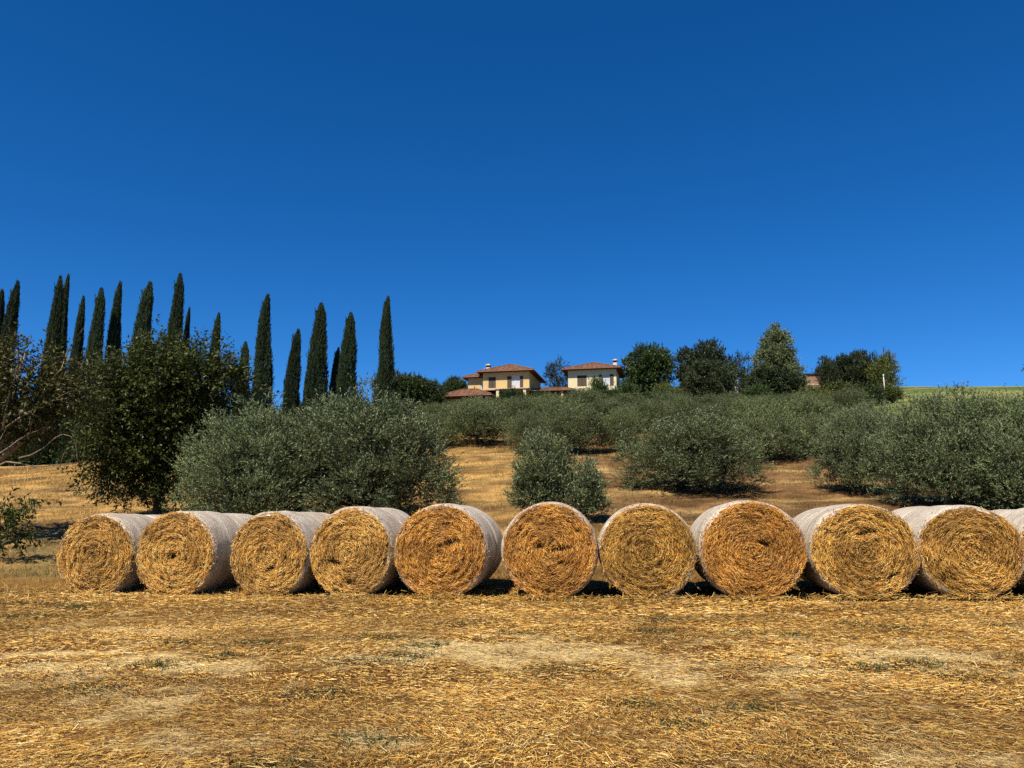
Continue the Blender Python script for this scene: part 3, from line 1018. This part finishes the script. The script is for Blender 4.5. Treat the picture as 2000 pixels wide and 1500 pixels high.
cyp = [make_cypress(31, 0.22, 1.0), make_cypress(32, 0.42, 0.96), make_cypress(33, 0.05, 1.04)]
cl = [
    (3, 572, 40, 78, 'cypress cut off by the left edge of the photo'),
    (27, 555, 46, 78, 'cypress rising behind the brownish walnut at the far left'),
    (116, 545, 44, 77, 'left stem of the tall twin tipped cypress pair'),
    (131, 542, 34, 79, 'right stem of the tall twin tipped cypress pair'),
    (160, 585, 34, 77, 'short slim cypress just right of the twin tipped pair'),
    (196, 568, 50, 76, 'stout cypress fifth gap from the left, above the walnut crown'),
    (232, 556, 42, 78, 'slender cypress between the stout one and the broad cone over the walnut'),
    (283, 556, 56, 77, 'broad cone shaped cypress above the middle of the walnut crown'),
    (350, 540, 50, 78, 'tallest cypress of the left hand group, sharp tip'),
    (368, 606, 26, 80, 'low narrow cypress touching the right side of the tallest left hand one'),
    (423, 617, 34, 82, 'cypress with only its thin tip showing over the right of the walnut'),
    (478, 672, 34, 84, 'low cypress half hidden by the last walnut branch'),
    (519, 580, 43, 100, 'tall straight cypress alone just right of the walnut'),
    (575, 647, 36, 102, 'shorter cypress between the two tall ones over the big olive'),
    (625, 597, 48, 100, 'widest cypress above the middle of the big olive'),
    (600, 727, 18, 103, 'tiny dark cypress at the left foot of the widest one'),
    (656, 683, 24, 103, 'small cypress squeezed between two taller ones'),
    (683, 615, 42, 100, 'tall cypress with leaning tip over the top of the big olive'),
    (755, 583, 36, 98, 'thin tall cypress nearest to the villas, standing alone'),
]
for i, (u, vt, w, d, lab) in enumerate(cl):
    q = i % 3
    t = cyp[q] if i < 3 else copy_tree(cyp[q])
    tag(t, lab, 'cypress', 'cypresses in a line along the ridge')
    place(t, u, vt - 3, d, w * (0.75 if u < 450 else 0.90), 2.3, 10.0, rz=rng.normal(0, 0.35))

# ------------------------------------------------------------------ walnuts at the left
WA_TW = dict(clump=12, csize=0.24, inner=0.66, gap=0.12, upbias=0.15, outb=0.8, tl=(0.3, 0.7), rough=0.25)
WA_LF = dict(nl=10, leaf=0.145, wid=0.058, ang=0.95, up=0.9, droop=0.3)
wl = [(-0.4, 0, 5.0, 1.8, 1.8, 1.3), (-1.75, 0, 4.5, 1.1, 1.4, 1.3), (1.35, 0.2, 5.1, 1.1, 1.3, 1.15), (2.55, 0, 4.75, 0.7, 0.8, 1.0, 0.7),
      (-0.4, 0, 3.5, 1.6, 1.7, 1.3), (-1.5, -.3, 2.7, 1.0, 1.1, 1.1, 0.8), (0.55, 0, 2.4, 0.75, 1, 1.1), (-1.35, 0, 1.25, 0.9, 0.8, 0.6, 0.4), (0.45, 0.1, 1.15, 0.7, 0.8, 0.6, 0.4), (0.2, 0, 5.9, 1.0, 1.2, 0.75),
      (0.35, -0.5, 1.75, 0.8, 0.7, 0.75, 0.6), (-0.7, -0.3, 2.0, 0.9, 0.9, 0.7, 0.7)]
wt = make_tree('walnut_tree', wl, 8200, WA_LF, WA_TW, 'walnut', 41, 0.14, 'bark', 0.42,
               'dark leafy walnut tree with a slim trunk behind the second bale', 'walnut tree', 'walnut trees at the left')
x0 = at(305, 1000, 29).x
wt.location = (x0, 29, float(terrain(x0, 29)))
wt.scale = (1.06, 1.06, 1.02)
wl2 = [(0.9, 0, 5.0, 1.25, 1.3, 1.2), (-1.0, 0, 5.4, 1.5, 1.4, 1.3), (2.1, 0.1, 4.8, 0.75, 0.9, 0.8), (-0.4, 0.2, 3.9, 1.2, 1.2, 0.8), (1.5, 0.3, 3.9, 0.8, 0.9, 0.6, 0.5), (0.6, 0, 6.1, 0.7, 0.7, 0.45, 0.5)]
w2 = make_tree('walnut_tree', wl2, 2300, WA_LF, dict(WA_TW, gap=0.48), 'walnut_dry', 42, 0.19, 'bark_pale', 0.5,
               'brownish walnut at the left edge with bare pale lower branches', 'walnut tree', 'walnut trees at the left')
x0 = at(-18, 960, 24).x
z0 = float(terrain(x0, 24))
w2.location = (x0, 24, z0)


def px_branch(pts, d, r0, r1, base):
    w = [at(u, v, d + k * 0.06) - base for k, (u, v) in enumerate(pts)]
    rs = np.linspace(r0, r1, len(pts))
    return w, rs


bb = Vector((x0, 24, z0))
for pts, r0, r1 in [([(-14, 915), (12, 902), (40, 905), (62, 911), (85, 911), (112, 908), (150, 905)], 0.06, 0.02),
                    ([(-14, 905), (0, 885), (20, 872), (35, 860), (55, 848), (88, 835), (105, 843)], 0.055, 0.010),
                    ([(35, 895), (60, 889), (85, 875), (108, 855), (122, 848), (138, 852), (148, 868), (150, 893), (155, 908)], 0.045, 0.008),
                    ([(-10, 880), (12, 835), (40, 815), (70, 797), (105, 782), (130, 778), (150, 790)], 0.085, 0.010),
                    ([(90, 790), (110, 778), (135, 765), (155, 762)], 0.03, 0.008),
                    ([(95, 745), (120, 720), (130, 690), (148, 660), (168, 635)], 0.035, 0.008),
                    ([(118, 905), (125, 885), (140, 870)], 0.018, 0.006),
                    ([(5, 840), (12, 800), (20, 760), (40, 715), (42, 690)], 0.07, 0.02),
                    ([(30, 905), (20, 935), (25, 950)], 0.012, 0.004),
                    ([(60, 848), (58, 820), (62, 800)], 0.018, 0.006)]:
    w, rs = px_branch(pts, 23.1, r0 * 0.5, r1 * 0.6, bb)
    MB().tube(w, rs, 7).build('branch', M['bark_pale'], w2, True)

w3 = make_tree('walnut_sapling', [(0, 0, 1.0, 0.6, 0.6, 0.7), (0.45, 0, 0.75, 0.45, 0.4, 0.5), (0.55, 0, 1.45, 0.35, 0.3, 0.25, 0.6), (-.5, 0, 1.1, .6, .5, .6)], 210, dict(WA_LF, leaf=0.14, wid=0.055), dict(WA_TW, gap=0.3, tl=(.2, .45)), 'walnut', 43, 0.03, 'bark', 0.4,
               'low green walnut sapling at the left edge under the bare branches', 'sapling')
x0 = at(2, 1000, 21).x
w3.location = (x0, 21, float(terrain(x0, 21)) + 0.15)

# ------------------------------------------------------------------ trees and shrubs on the hilltop
BR_TW = dict(clump=10, csize=0.32, inner=0.5, gap=0.12, upbias=0.35, outb=0.85, tl=(0.3, 0.75), rough=0.12, freq=3.5)
BR_LF = dict(tri=True, nl=7, leaf=0.36, wid=0.19, ang=0.8, up=0.7)


def ball(w, h, seed, lift=0.08, k=9):
    rg = np.random.default_rng(seed)
    a = w / 2
    L = [(0, 0, h * 0.52, a * 0.72, a * 0.7, h * 0.42)]
    for i in range(k):
        an = rg.random() * 6.28; el = rg.uniform(-0.7, 1.2)
        s = rg.uniform(0.30, 0.42)
        L.append((math.cos(an) * math.cos(el) * a * 0.6, math.sin(an) * math.cos(el) * a * 0.6, h * (0.53 + 0.30 * math.sin(el)), a * s, a * s, h * 0.5 * s))
    return L


def cone_lobes(w, h, seed):
    rg = np.random.default_rng(seed)
    L = []
    for i in range(26):
        q = (i + 0.5) / 26
        rr = w / 2 * np.interp(q, [0, 0.3, 0.6, 0.85, 1], [0.5, 0.5, 0.34, 0.14, 0.0])
        an = rg.random() * 6.28
        s = w * np.interp(q, [0, 0.3, 0.6, 0.85, 1], [0.27, 0.27, 0.22, 0.14, 0.05])
        L.append((math.cos(an) * rr, math.sin(an) * rr, h * (0.06 + 0.86 * q), s, s, s * 0.85))
        L.append((-math.cos(an) * rr * 0.8, -math.sin(an) * rr * 0.8, h * (0.06 + 0.86 * q), s, s, s * 0.85))
    return L


hp = {
    'round': make_tree('round_tree', ball(9, 9, 61, k=16), 5200, BR_LF, BR_TW, 'broad', 51, 0.25),
    'oak': make_tree('holm_oak', ball(11, 9, 52, k=14), 5400, BR_LF, BR_TW, 'oak', 52, 0.3),
    'conifer': make_tree('conifer_tree', cone_lobes(9, 12, 53), 11500, dict(BR_LF, leaf=0.28, wid=0.14), dict(BR_TW, upbias=0.6, gap=0.0, csize=0.28, rough=0.10, tl=(0.2, 0.5)), 'conifer', 53, 0.25, forks=0.2),
    'shrub': make_tree('shrub', ball(4, 3, 54, k=8), 1500, dict(BR_LF, leaf=0.26, wid=0.12), BR_TW, 'broad', 54, 0.08),
    'yellow_green': make_tree('shrub', ball(5, 4, 55, k=8), 1500, dict(BR_LF, leaf=0.26, wid=0.12), BR_TW, 'yellowgreen', 55, 0.08),
    'spruce': make_tree('cedar_tree', ball(6, 9, 56, k=12), 1300, dict(BR_LF, leaf=0.3, wid=0.12), dict(BR_TW, gap=0.55, upbias=0.1, rough=0.35), 'oak', 56, 0.16, forks=0.2),
}
hdim = {'round': (9.6, 9.4), 'oak': (11.6, 9.4), 'conifer': (9.4, 12.3), 'shrub': (4.5, 3.3), 'yellow_green': (5.5, 4.3), 'spruce': (6.4, 9.4)}
HT = 'trees and shrubs round the villas on the hilltop'
hl = [
    ('round', 1264, 674, 160, 90, 'tree', 'round dark green tree right beside the right villa'),
    ('oak', 1370, 666, 166, 118, 'tree', 'broad grey green holm oak on the hilltop, left of the pointed conifer'),
    ('oak', 1385, 700, 158, 95, 'tree', 'lower darker tree in front of the broad holm oak'),
    ('conifer', 1512, 638, 165, 100, 'conifer', 'pointed pale green conifer rising above the brick shed'),
    ('spruce', 1452, 688, 168, 60, 'conifer', 'thin dark open tree between the holm oak and the pointed conifer'),
    ('oak', 1508, 716, 158, 112, 'tree', 'dark bush spread round the foot of the pointed conifer'),
    ('oak', 1622, 698, 168, 62, 'tree', 'low dark tree right beside the brick shed'),
    ('oak', 1672, 684, 165, 84, 'tree', 'dark holm oak in the middle of the clump right of the brick shed'),
    ('yellow_green', 1722, 687, 158, 64, 'tree', 'yellowish round tree at the right end of the hilltop clump'),
    ('spruce', 1088, 700, 172, 56, 'conifer', 'dark open crowned cedar showing between the two villas'),
    ('round', 795, 732, 128, 84, 'tree', 'rounded dark tree left of the villas beside the last cypress'),
    ('oak', 764, 716, 125, 62, 'tree', 'dark tree at the foot of the last cypress'),
    ('round', 838, 742, 138, 60, 'tree', 'low dark tree touching the left villa porch'),
    ('round', 888, 736, 172, 46, 'tree', 'bright green tree peeping out behind the left villa wing'),
    ('shrub', 1000, 757, 142, 58, 'shrub', 'dark shrub in front of the left villa terrace'),
    ('shrub', 965, 776, 141, 40, 'shrub', 'low shrub at the right end of the left villa porch'),
    ('shrub', 1058, 762, 142, 36, 'shrub', 'shrub growing under the covered walk between the villas'),
    ('shrub', 1168, 734, 141, 42, 'shrub', 'dark upright shrub in front of the right villa wall'),
    ('shrub', 1225, 740, 143, 52, 'shrub', 'rounded green shrub at the right corner of the right villa'),
    ('shrub', 1196, 757, 140, 40, 'shrub', 'low shrub between the two taller ones before the right villa'),
    ('yellow_green', 1325, 762, 128, 46, 'shrub', 'bright yellow green shrub below the holm oak'),
    ('yellow_green', 1300, 745, 150, 60, 'shrub', 'olive coloured shrub between the round tree and the holm oak'),
    ('shrub', 1282, 760, 140, 60, 'shrub', 'dark shrub below the round tree'),
    ('yellow_green', 1640, 745, 128, 90, 'shrub', 'brownish green shrub below the dark hilltop clump'),
    ('yellow_green', 1590, 752, 124, 80, 'shrub', 'yellow green shrub below the brick shed'),
    ('yellow_green', 1735, 750, 150, 54, 'shrub', 'brown dry shrub at the foot of the white post'),
    ('shrub', 1690, 750, 146, 70, 'shrub', 'dark low shrub at the edge of the pale green field'),
    ('shrub', 1472, 748, 140, 56, 'shrub', 'dark shrub in front of the small white hut'),
    ('round', 2040, 692, 190, 60, 'tree', 'dark treetop just entering at the right edge above the field'),
]
hl += [('oak', u, vt, d, w, 'tree', lab) for (u, vt, d, w, lab) in [
    (25, 790, 88, 90, 'dark tree in the shade behind the bare walnut branches'),
    (95, 778, 86, 90, 'dark tree closing the gap between the two walnuts'),
    (170, 770, 88, 100, 'dark tree behind the left side of the leafy walnut'),
    (255, 765, 90, 100, 'dark tree behind the middle of the leafy walnut'),
    (345, 770, 90, 100, 'dark tree behind the right side of the leafy walnut'),
    (425, 785, 95, 90, 'dark tree behind the last walnut branch'),
    (560, 790, 108, 110, 'dark tree at the feet of the tall cypresses'),
    (680, 785, 108, 110, 'dark tree between the widest cypress and the last one')]]
hl += [('shrub', u, vt, d, w, 'shrub', lab) for (u, vt, d, w, lab) in [
    (20, 868, 77, 70, 'low dark shrub on the crest behind the lowest bare branch'),
    (75, 862, 78, 80, 'dark shrub on the crest under the curved bare branch'),
    (135, 866, 79, 75, 'dark shrub on the crest left of the leafy walnut'),
    (190, 862, 80, 80, 'dark shrub on the crest seen under the leafy walnut')]]
used = set()
for i, (kind, u, vt, d, w, cat, lab) in enumerate(hl):
    t = copy_tree(hp[kind]) if kind in used else hp[kind]
    used.add(kind)
    tag(t, lab, cat, HT)
    place(t, u, vt, d, w, *hdim[kind], rz=rng.random() * 6.28, sink=0.3)

# ------------------------------------------------------------------ villas
def tile_roof(root, name, x0, x1, y0, y1, ze, zr, hip=True, thick=0.16):
    """hip roof with rows of round tiles; ridge along the longer side"""
    rf = MB()
    lx, ly = x1 - x0, y1 - y0
    half = min(lx, ly) / 2
    if ly >= lx:
        ra, rb = Vector(((x0 + x1) / 2, y0 + half, zr)), Vector(((x0 + x1) / 2, y1 - half, zr))
    else:
        ra, rb = Vector((x0 + half, (y0 + y1) / 2, zr)), Vector((x1 - half, (y0 + y1) / 2, zr))
    c = [Vector((x0, y0, ze)), Vector((x1, y0, ze)), Vector((x1, y1, ze)), Vector((x0, y1, ze))]
    vs = c + [ra, rb] + [p - Vector((0, 0, thick)) for p in c]
    if ly >= lx:
        top = [(0, 1, 4), (1, 2, 5, 4), (2, 3, 5), (3, 0, 4, 5)]
    else:
        top = [(0, 1, 5, 4), (1, 2, 5), (2, 3, 4, 5), (3, 0, 4)]
    fs = top + [(0, 6, 7, 1), (1, 7, 8, 2), (2, 8, 9, 3), (3, 9, 6, 0), (9, 8, 7, 6)]
    rf.add(vs, fs)
    roof = rf.build(name, M['soffit'], root)
    tl = MB()
    edges = [(c[0], c[1]), (c[1], c[2]), (c[2], c[3]), (c[3], c[0])]
    for k, (a, b2) in enumerate(edges):
        L = (b2 - a).length
        e = (b2 - a).normalized()
        inn = Vector((-e.y, e.x, 0))
        n = int(L / 0.34)
        step = L / n
        for j in range(n):
            s = (j + 0.5) * step
            run = min(s, L - s, half)
            if run < 0.1:
                continue
            p0 = a + e * s - inn * 0.06
            slope = (zr - ze) / half
            p1 = a + e * s + inn * run + Vector((0, 0, run * slope))
            m_ = max(1, int(run / 1.2))
            for q in range(m_):
                qa, qb = p0.lerp(p1, q / m_), p0.lerp(p1, (q + 1) / m_)
                lift = Vector((0, 0, 0.05)); hw = e * step * 0.5
                up1, up2 = Vector((0, 0, 0.15)), Vector((0, 0, 0.11))
                v_ = [qa - hw + lift, qa - hw * 0.5 + up1, qa + hw * 0.5 + up1, qa + hw + lift,
                      qb - hw + lift * 0.6, qb - hw * 0.5 + up2, qb + hw * 0.5 + up2, qb + hw + lift * 0.6]
                tl.add(v_, [(0, 1, 5, 4), (1, 2, 6, 5), (2, 3, 7, 6), (3, 2, 1, 0)])
    t_ = tl.build('roof_tiles', M['tile'], roof)
    tag(t_, kind='stuff')
    rc = MB()
    for pa, pb in ((c[0], ra), (c[1], ra if ly >= lx else rb), (c[2], rb), (c[3], rb if ly >= lx else ra), (ra, rb)):
        if (pb - pa).length > 0.2:
            z_ = Vector((0, 0, 0.13))
            rc.tube([pa + z_, pa.lerp(pb, .5) + z_, pb + z_], [0.12, 0.12, 0.12], 6)
    rc.build('ridge_tiles', M['tile'], roof)
    gt = MB()
    for k, (a, b2) in enumerate(edges[:2] + edges[3:]):
        o_ = Vector((0, 0, -0.06))
        e = (b2 - a).normalized(); out = Vector((e.y, -e.x, 0)) * 0.09
        gt.tube([a + o_ + out, b2 + o_ + out], [0.075, 0.075], 6)
    gt.build('gutter', M['gutter'], roof)
    return roof


def shutter(root, x0, x1, z0, z1, y, name='shutter'):
    mb = MB()
    mb.box(x0, x0 + 0.09, y - 0.06, y, z0, z1).box(x1 - 0.09, x1, y - 0.06, y, z0, z1)
    mb.box(x0 + 0.09, x1 - 0.09, y - 0.06, y, z0, z0 + 0.1).box(x0 + 0.09, x1 - 0.09, y - 0.06, y, z1 - 0.1, z1)
    sh = mb.build(name, M['wood'], root)
    n = 14
    h = (z1 - z0 - 0.2) / n
    sl_ = MB()
    for i in range(n):
        z = z0 + 0.1 + h * i
        sl_.add([(x0 + 0.09, y - 0.05, z), (x1 - 0.09, y - 0.05, z), (x1 - 0.09, y - 0.01, z + h), (x0 + 0.09, y - 0.01, z + h),
                 (x0 + 0.09, y - 0.042, z - 0.01), (x1 - 0.09, y - 0.042, z - 0.01), (x1 - 0.09, y - 0.002, z + h - 0.01), (x0 + 0.09, y - 0.002, z + h - 0.01)],
                [(0, 1, 2, 3), (7, 6, 5, 4), (0, 4, 5, 1), (2, 6, 7, 3)])
    s = sl_.build('louvre_slats', M['wood'], sh)
    tag(s, kind='stuff')
    return sh


def french_window(root, x0, x1, z0, z1, y, curtain=True):
    f = MB()
    f.box(x0, x0 + 0.08, y - 0.03, y + 0.08, z0, z1).box(x1 - 0.08, x1, y - 0.03, y + 0.08, z0, z1)
    f.box(x0 + 0.08, x1 - 0.08, y - 0.03, y + 0.08, z1 - 0.1, z1).box(x0 + 0.08, x1 - 0.08, y - 0.03, y + 0.08, z0, z0 + 0.1)
    xm = (x0 + x1) / 2
    f.box(xm - 0.06, xm + 0.06, y - 0.025, y + 0.08, z0 + 0.1, z1 - 0.1)
    w = f.build('window', M['white'], root)
    for a, b2 in ((x0 + 0.08, xm - 0.06), (xm + 0.06, x1 - 0.08)):
        MB().box(a, b2, y + 0.02, y + 0.03, z0 + 0.1, z1 - 0.1).build('pane', M['curtain'] if curtain else M['glass'], w)
    MB().box(x0 - 0.08, x1 + 0.08, y - 0.14, y + 0.05, z0 - 0.10, z0 - 0.005).build('sill', M['trim'], w)
    return w


def chimney(root, x, y, z0, z1, w=0.75):
    mb = MB().box(x - w / 2, x + w / 2, y - w / 2, y + w / 2, z0, z1 - 0.7)
    ch = mb.build('chimney', M['white'], root)
    p = MB()
    for sx_ in (-1, 1):
        for sy_ in (-1, 1):
            p.box(x + sx_ * w * 0.40 - 0.09, x + sx_ * w * 0.40 + 0.09, y + sy_ * w * 0.40 - 0.09, y + sy_ * w * 0.40 + 0.09, z1 - 0.7, z1 - 0.30)
    p.box(x - w * 0.25, x + w * 0.25, y - w * 0.25, y + w * 0.25, z1 - 0.7, z1 - 0.42)
    p.build('chimney_vent', M['soffit'], ch)
    c_ = MB()
    k = w * 0.72
    c_.add([(x - k, y - k, z1 - 0.3), (x + k, y - k, z1 - 0.3), (x + k, y + k, z1 - 0.3), (x - k, y + k, z1 - 0.3),
            (x - k, y - k, z1 - 0.2), (x + k, y - k, z1 - 0.2), (x + k, y + k, z1 - 0.2), (x - k, y + k, z1 - 0.2), (x, y, z1 + 0.1)],
           [(3, 2, 1, 0), (0, 1, 5, 4), (1, 2, 6, 5), (2, 3, 7, 6), (3, 0, 4, 7), (4, 5, 8), (5, 6, 8), (6, 7, 8), (7, 4, 8)])
    c_.build('chimney_cap', M['trim'], ch)


def wall_with_holes(mb, x0, x1, z0, z1, y0, y1, holes):
    """front wall slab, holes = list of (xa, xb, za, zb) sorted by x"""
    x = x0
    for (a, b2, za, zb) in holes:
        mb.box(x, a, y0, y1, z0, z1)
        mb.box(a, b2, y0, y1, z0, za)
        mb.box(a, b2, y0, y1, zb, z1)
        x = b2
    mb.box(x, x1, y0, y1, z0, z1)


ROT = rad(-12)
HZ = 22.5
# --- left villa: local x to the right along the front, y backwards, z up
pL = at(943, 780, 151.5)
VL = empty('villa', (pL.x, pL.y, HZ), ROT)
tag(VL, 'ochre two storey villa with brown shutters and low porch wing, left of the two', 'house', 'villas on the hilltop')
W = 9.45
mb = MB()
wall_with_holes(mb, 0, W, 3.9, 7.5, 0, 0.3, [(1.15, 2.65, 4.35, 6.6), (5.85, 7.55, 4.35, 6.6)])
mb.box(0, 0.3, 0.3, 12.7, 3.9, 7.5).box(W - 0.3, W, 0.3, 12.7, 3.9, 7.5).box(0, W, 12.7, 13, 3.9, 7.5)
mb.build('upper_wall', M['wall_y'], VL)
MB().box(0.6, W - 0.4, 2.6, 12.6, -1.5, 3.75).build('ground_floor_wall', M['wall_y'], VL)
tile_roof(VL, 'roof', -1.0, W + 1.0, -1.0, 14.0, 7.62, 9.9)
f = shutter(VL, 1.15, 1.895, 4.35, 6.6, 0.06); f2 = shutter(VL, 1.905, 2.65, 4.35, 6.6, 0.06)
french_window(VL, 5.85, 7.55, 4.35, 6.6, 0.1)
shutter(VL, 5.0, 5.84, 4.35, 6.6, -0.005); shutter(VL, 7.56, 8.2, 4.35, 6.6, -0.005)
MB().box(-0.1, 2.9, -0.35, 0.0, 3.9, 4.12).build('stone_ledge', M['trim'], VL)
MB().box(2.91, W + 0.2, -2.2, 2.6, 3.72, 3.9).build('terrace_slab', M['trim'], VL)
for xx in (8.6, 3.2):
    MB().box(xx, xx + 0.55, -2.0, -1.45, -1.5, 3.7).build('porch_column', M['wall_c'], VL)
# upper wing at the left, set back
mb = MB()
wall_with_holes(mb, -3.5, -0.01, 3.6, 6.85, 1.6, 1.85, [(-0.95, -0.15, 4.2, 5.75)])
mb.box(-3.5, -3.25, 1.85, 9, 3.6, 6.85).box(-3.5, -0.01, 9, 9.3, 3.6, 6.85)
mb.build('wing_wall', M['wall_y'], VL)
french_window(VL, -0.95, -0.15, 4.2, 5.75, 1.66)
tile_roof(VL, 'wing_roof', -4.5, -0.02, 0.7, 10, 6.95, 7.85)
MB().box(-2.25, -2.1, 1.5, 1.6, 4.6, 5.1).build('wall_lamp', M['metal'], VL)
# single storey porch wing in front
mb = MB().box(-7.3, -6.9, -3.0, 1.0, -1.5, 2.2).box(-6.9, 1.6, -0.8, 1.5, -1.5, 2.3).box(1.6, 2.2, -3.0, 1.5, -1.5, 2.3).box(-1.0, 0.3, -3.0, -2.6, -1.5, 2.25)
mb.build('porch_wall', M['wall_c'], VL)
tile_roof(VL, 'porch_roof', -8.3, 2.75, -3.9, 4.0, 2.45, 4.2)
chimney(VL, 0.5, 2.5, 7.4, 9.75)
dm = MB()
dm.tube([(-0.35, 2.3, 7.3), (-0.35, 2.3, 9.0)], [0.05, 0.05], 6)
dm.build('flue_pipe', M['white'], VL)
# --- covered walk between the villas
pC = at(1050, 770, 152)
CW = empty('covered_walk', (pC.x, pC.y, HZ), rad(-8))
tag(CW, 'low tiled walkway on columns joining the two villas', 'porch')
tile_roof(CW, 'roof', -1.6, 7.6, -1.2, 3.4, 3.85, 4.6)
for xx in (-0.6, 2.2, 4.8):
    MB().box(xx, xx + 0.4, -0.9, -0.5, -1.5, 3.68).build('column', M['wall_y'], CW)
MB().box(-1.4, 7.4, 2.9, 3.15, -1.5, 3.68).build('rear_wall', M['wall_y'], CW)
MB().box(-1.2, 7.2, -0.85, -0.55, 3.3, 3.45).build('beam', M['soffit'], CW)
# --- right villa
pR = at(1110, 780, 152)
VR = empty('villa', (pR.x, pR.y, HZ), ROT)
tag(VR, 'cream villa with hip roof and white chimney beside the round tree', 'house', 'villas on the hilltop')
W = 9.65
mb = MB()
wall_with_holes(mb, 0, W, 3.9, 8.1, 0, 0.3, [(1.85, 3.75, 4.75, 7.0), (6.95, 8.35, 4.75, 7.0)])
mb.box(0, 0.3, 0.3, 9.7, 3.9, 8.1).box(W - 0.3, W, 1.6, 9.7, 3.9, 8.1).box(0, W, 9.7, 10, 3.9, 8.1)
mb.box(W - 0.45, W, 0.3, 0.55, 3.9, 8.1)
mb.build('upper_wall', M['wall_c'], VR)
MB().box(0.4, W - 0.2, 1.5, 9.6, -1.5, 3.8).build('ground_floor_wall', M['wall_c'], VR)
MB().box(-0.6, W + 0.3, -0.9, 1.5, 3.7, 3.9).build('terrace_slab', M['white'], VR)
tile_roof(VR, 'roof', -1.1, W + 0.95, -1.0, 11, 8.22, 10.4)
shutter(VR, 1.85, 2.795, 4.75, 7.0, 0.06); shutter(VR, 2.805, 3.75, 4.75, 7.0, 0.06)
french_window(VR, 6.95, 8.35, 4.75, 7.0, 0.1, True)
shutter(VR, 6.2, 6.94, 4.75, 7.0, -0.005); shutter(VR, 8.36, 9.1, 4.75, 7.0, -0.005)
chimney(VR, W - 0.4, 3.0, 8.4, 10.6)
MB().box(W + 0.4, W + 0.75, -0.6, -0.25, -1.5, 3.7).build('porch_column', M['wall_c'], VR)

# --- brick shed, white hut, post
pB = at(1553, 757, 168)
gz = pB.z - 4
SH = empty('brick_shed', (pB.x, pB.y, gz), rad(-4))
tag(SH, 'low brick shed with a dark flat roof between the hilltop trees', 'shed')
MB().box(0, 6.6, 0, 5, 0, 6.9).build('wall', M['brick'], SH)
MB().box(-0.25, 6.9, -0.3, 5.3, 6.9, 7.15).build('roof', M['metal'], SH)
MB().box(-0.05, 6.65, -0.06, 0, 4.55, 4.8).build('string_course', M['trim'], SH)
pW = at(1431, 757, 160)
HU = empty('white_hut', (pW.x, pW.y, pW.z - 3), 0)
tag(HU, 'small white hut peeping out left of the pointed conifer', 'hut')
MB().box(0, 1.2, 0, 2, 0, 4.5).build('wall', M['white'], HU)
mb = MB().add([(-.1, -.1, 4.5), (1.3, -.1, 4.5), (1.3, 2.1, 4.5), (-.1, 2.1, 4.5), (-.1, 1.0, 4.9), (1.3, 1.0, 4.9)], [(0, 1, 5, 4), (2, 3, 4, 5), (1, 2, 5), (3, 0, 4), (3, 2, 1, 0)])
mb.build('roof', M['white'], HU)
pp = at(1727, 752, 149)
PO = empty('lamp_post', (pp.x, pp.y, float(terrain(pp.x, pp.y))))
tag(PO, 'short white lamp post in front of the yellowish hilltop tree', 'lamp post')
ztop = at(1727, 731, 149).z - PO.location.z
MB().tube([(0, 0, -0.3), (0, 0, ztop - 0.5)], [0.09, 0.08], 8).build('pole', M['white'], PO, True)
MB().tube([(0, 0, ztop - 0.5), (0, 0, ztop - 0.3), (0, 0, ztop)], [0.08, 0.13, 0.10], 8).build('lamp_head', M['white'], PO, True)

# --- wire fence along the crest at the right
FE = empty('wire_fence', (0, 0, 0))
tag(FE, 'wire fence on thin posts along the crest of the pale field', 'fence')
fp = []
for u in (1830, 1862, 1893, 1920, 1948, 1975, 2005, 2040):
    d = 226
    x = (u - 1000) / 1500 * d / 0.99
    z = float(terrain(x, d))
    fp.append(Vector((x, d, z)))
    hgt = 1.5 + 0.5 * rng.random()
    MB().tube([(x, d, z - 0.3), (x, d, z + hgt)], [0.14, 0.12], 6).build('post', M['postwood'], FE)
for hh in (0.7, 1.3):
    MB().tube([p + Vector((0, 0, hh)) for p in fp], [0.02] * len(fp), 4).build('wire', M['metal'], FE)
# dry weeds on the crest
n = 2600
x = rng.uniform(110, 175, n); y = rng.normal(222, 3, n)
keep = rng.random(n) < smooth(105, 150, x) * 1.0 * (fbm(x / 4, y * 0, 121) > 0.42)
x, y = x[keep], y[keep]; n = len(x)
V, F = blades(x, y, rng.uniform(0.4, 1.5, n), rng.uniform(0.08, 0.2, n), 0.25, rng)
c = np.tile(np.array([0.20, 0.15, 0.07]) * ALB, (n, 1)) * (0.6 + 0.8 * rng.random((n, 1)))
o = obj('tall_weeds', new_mesh('tall_weeds', V, F, col=c), M['dry'])
tag(o, 'tall dry weeds along the crest fence', 'weeds', kind='stuff')
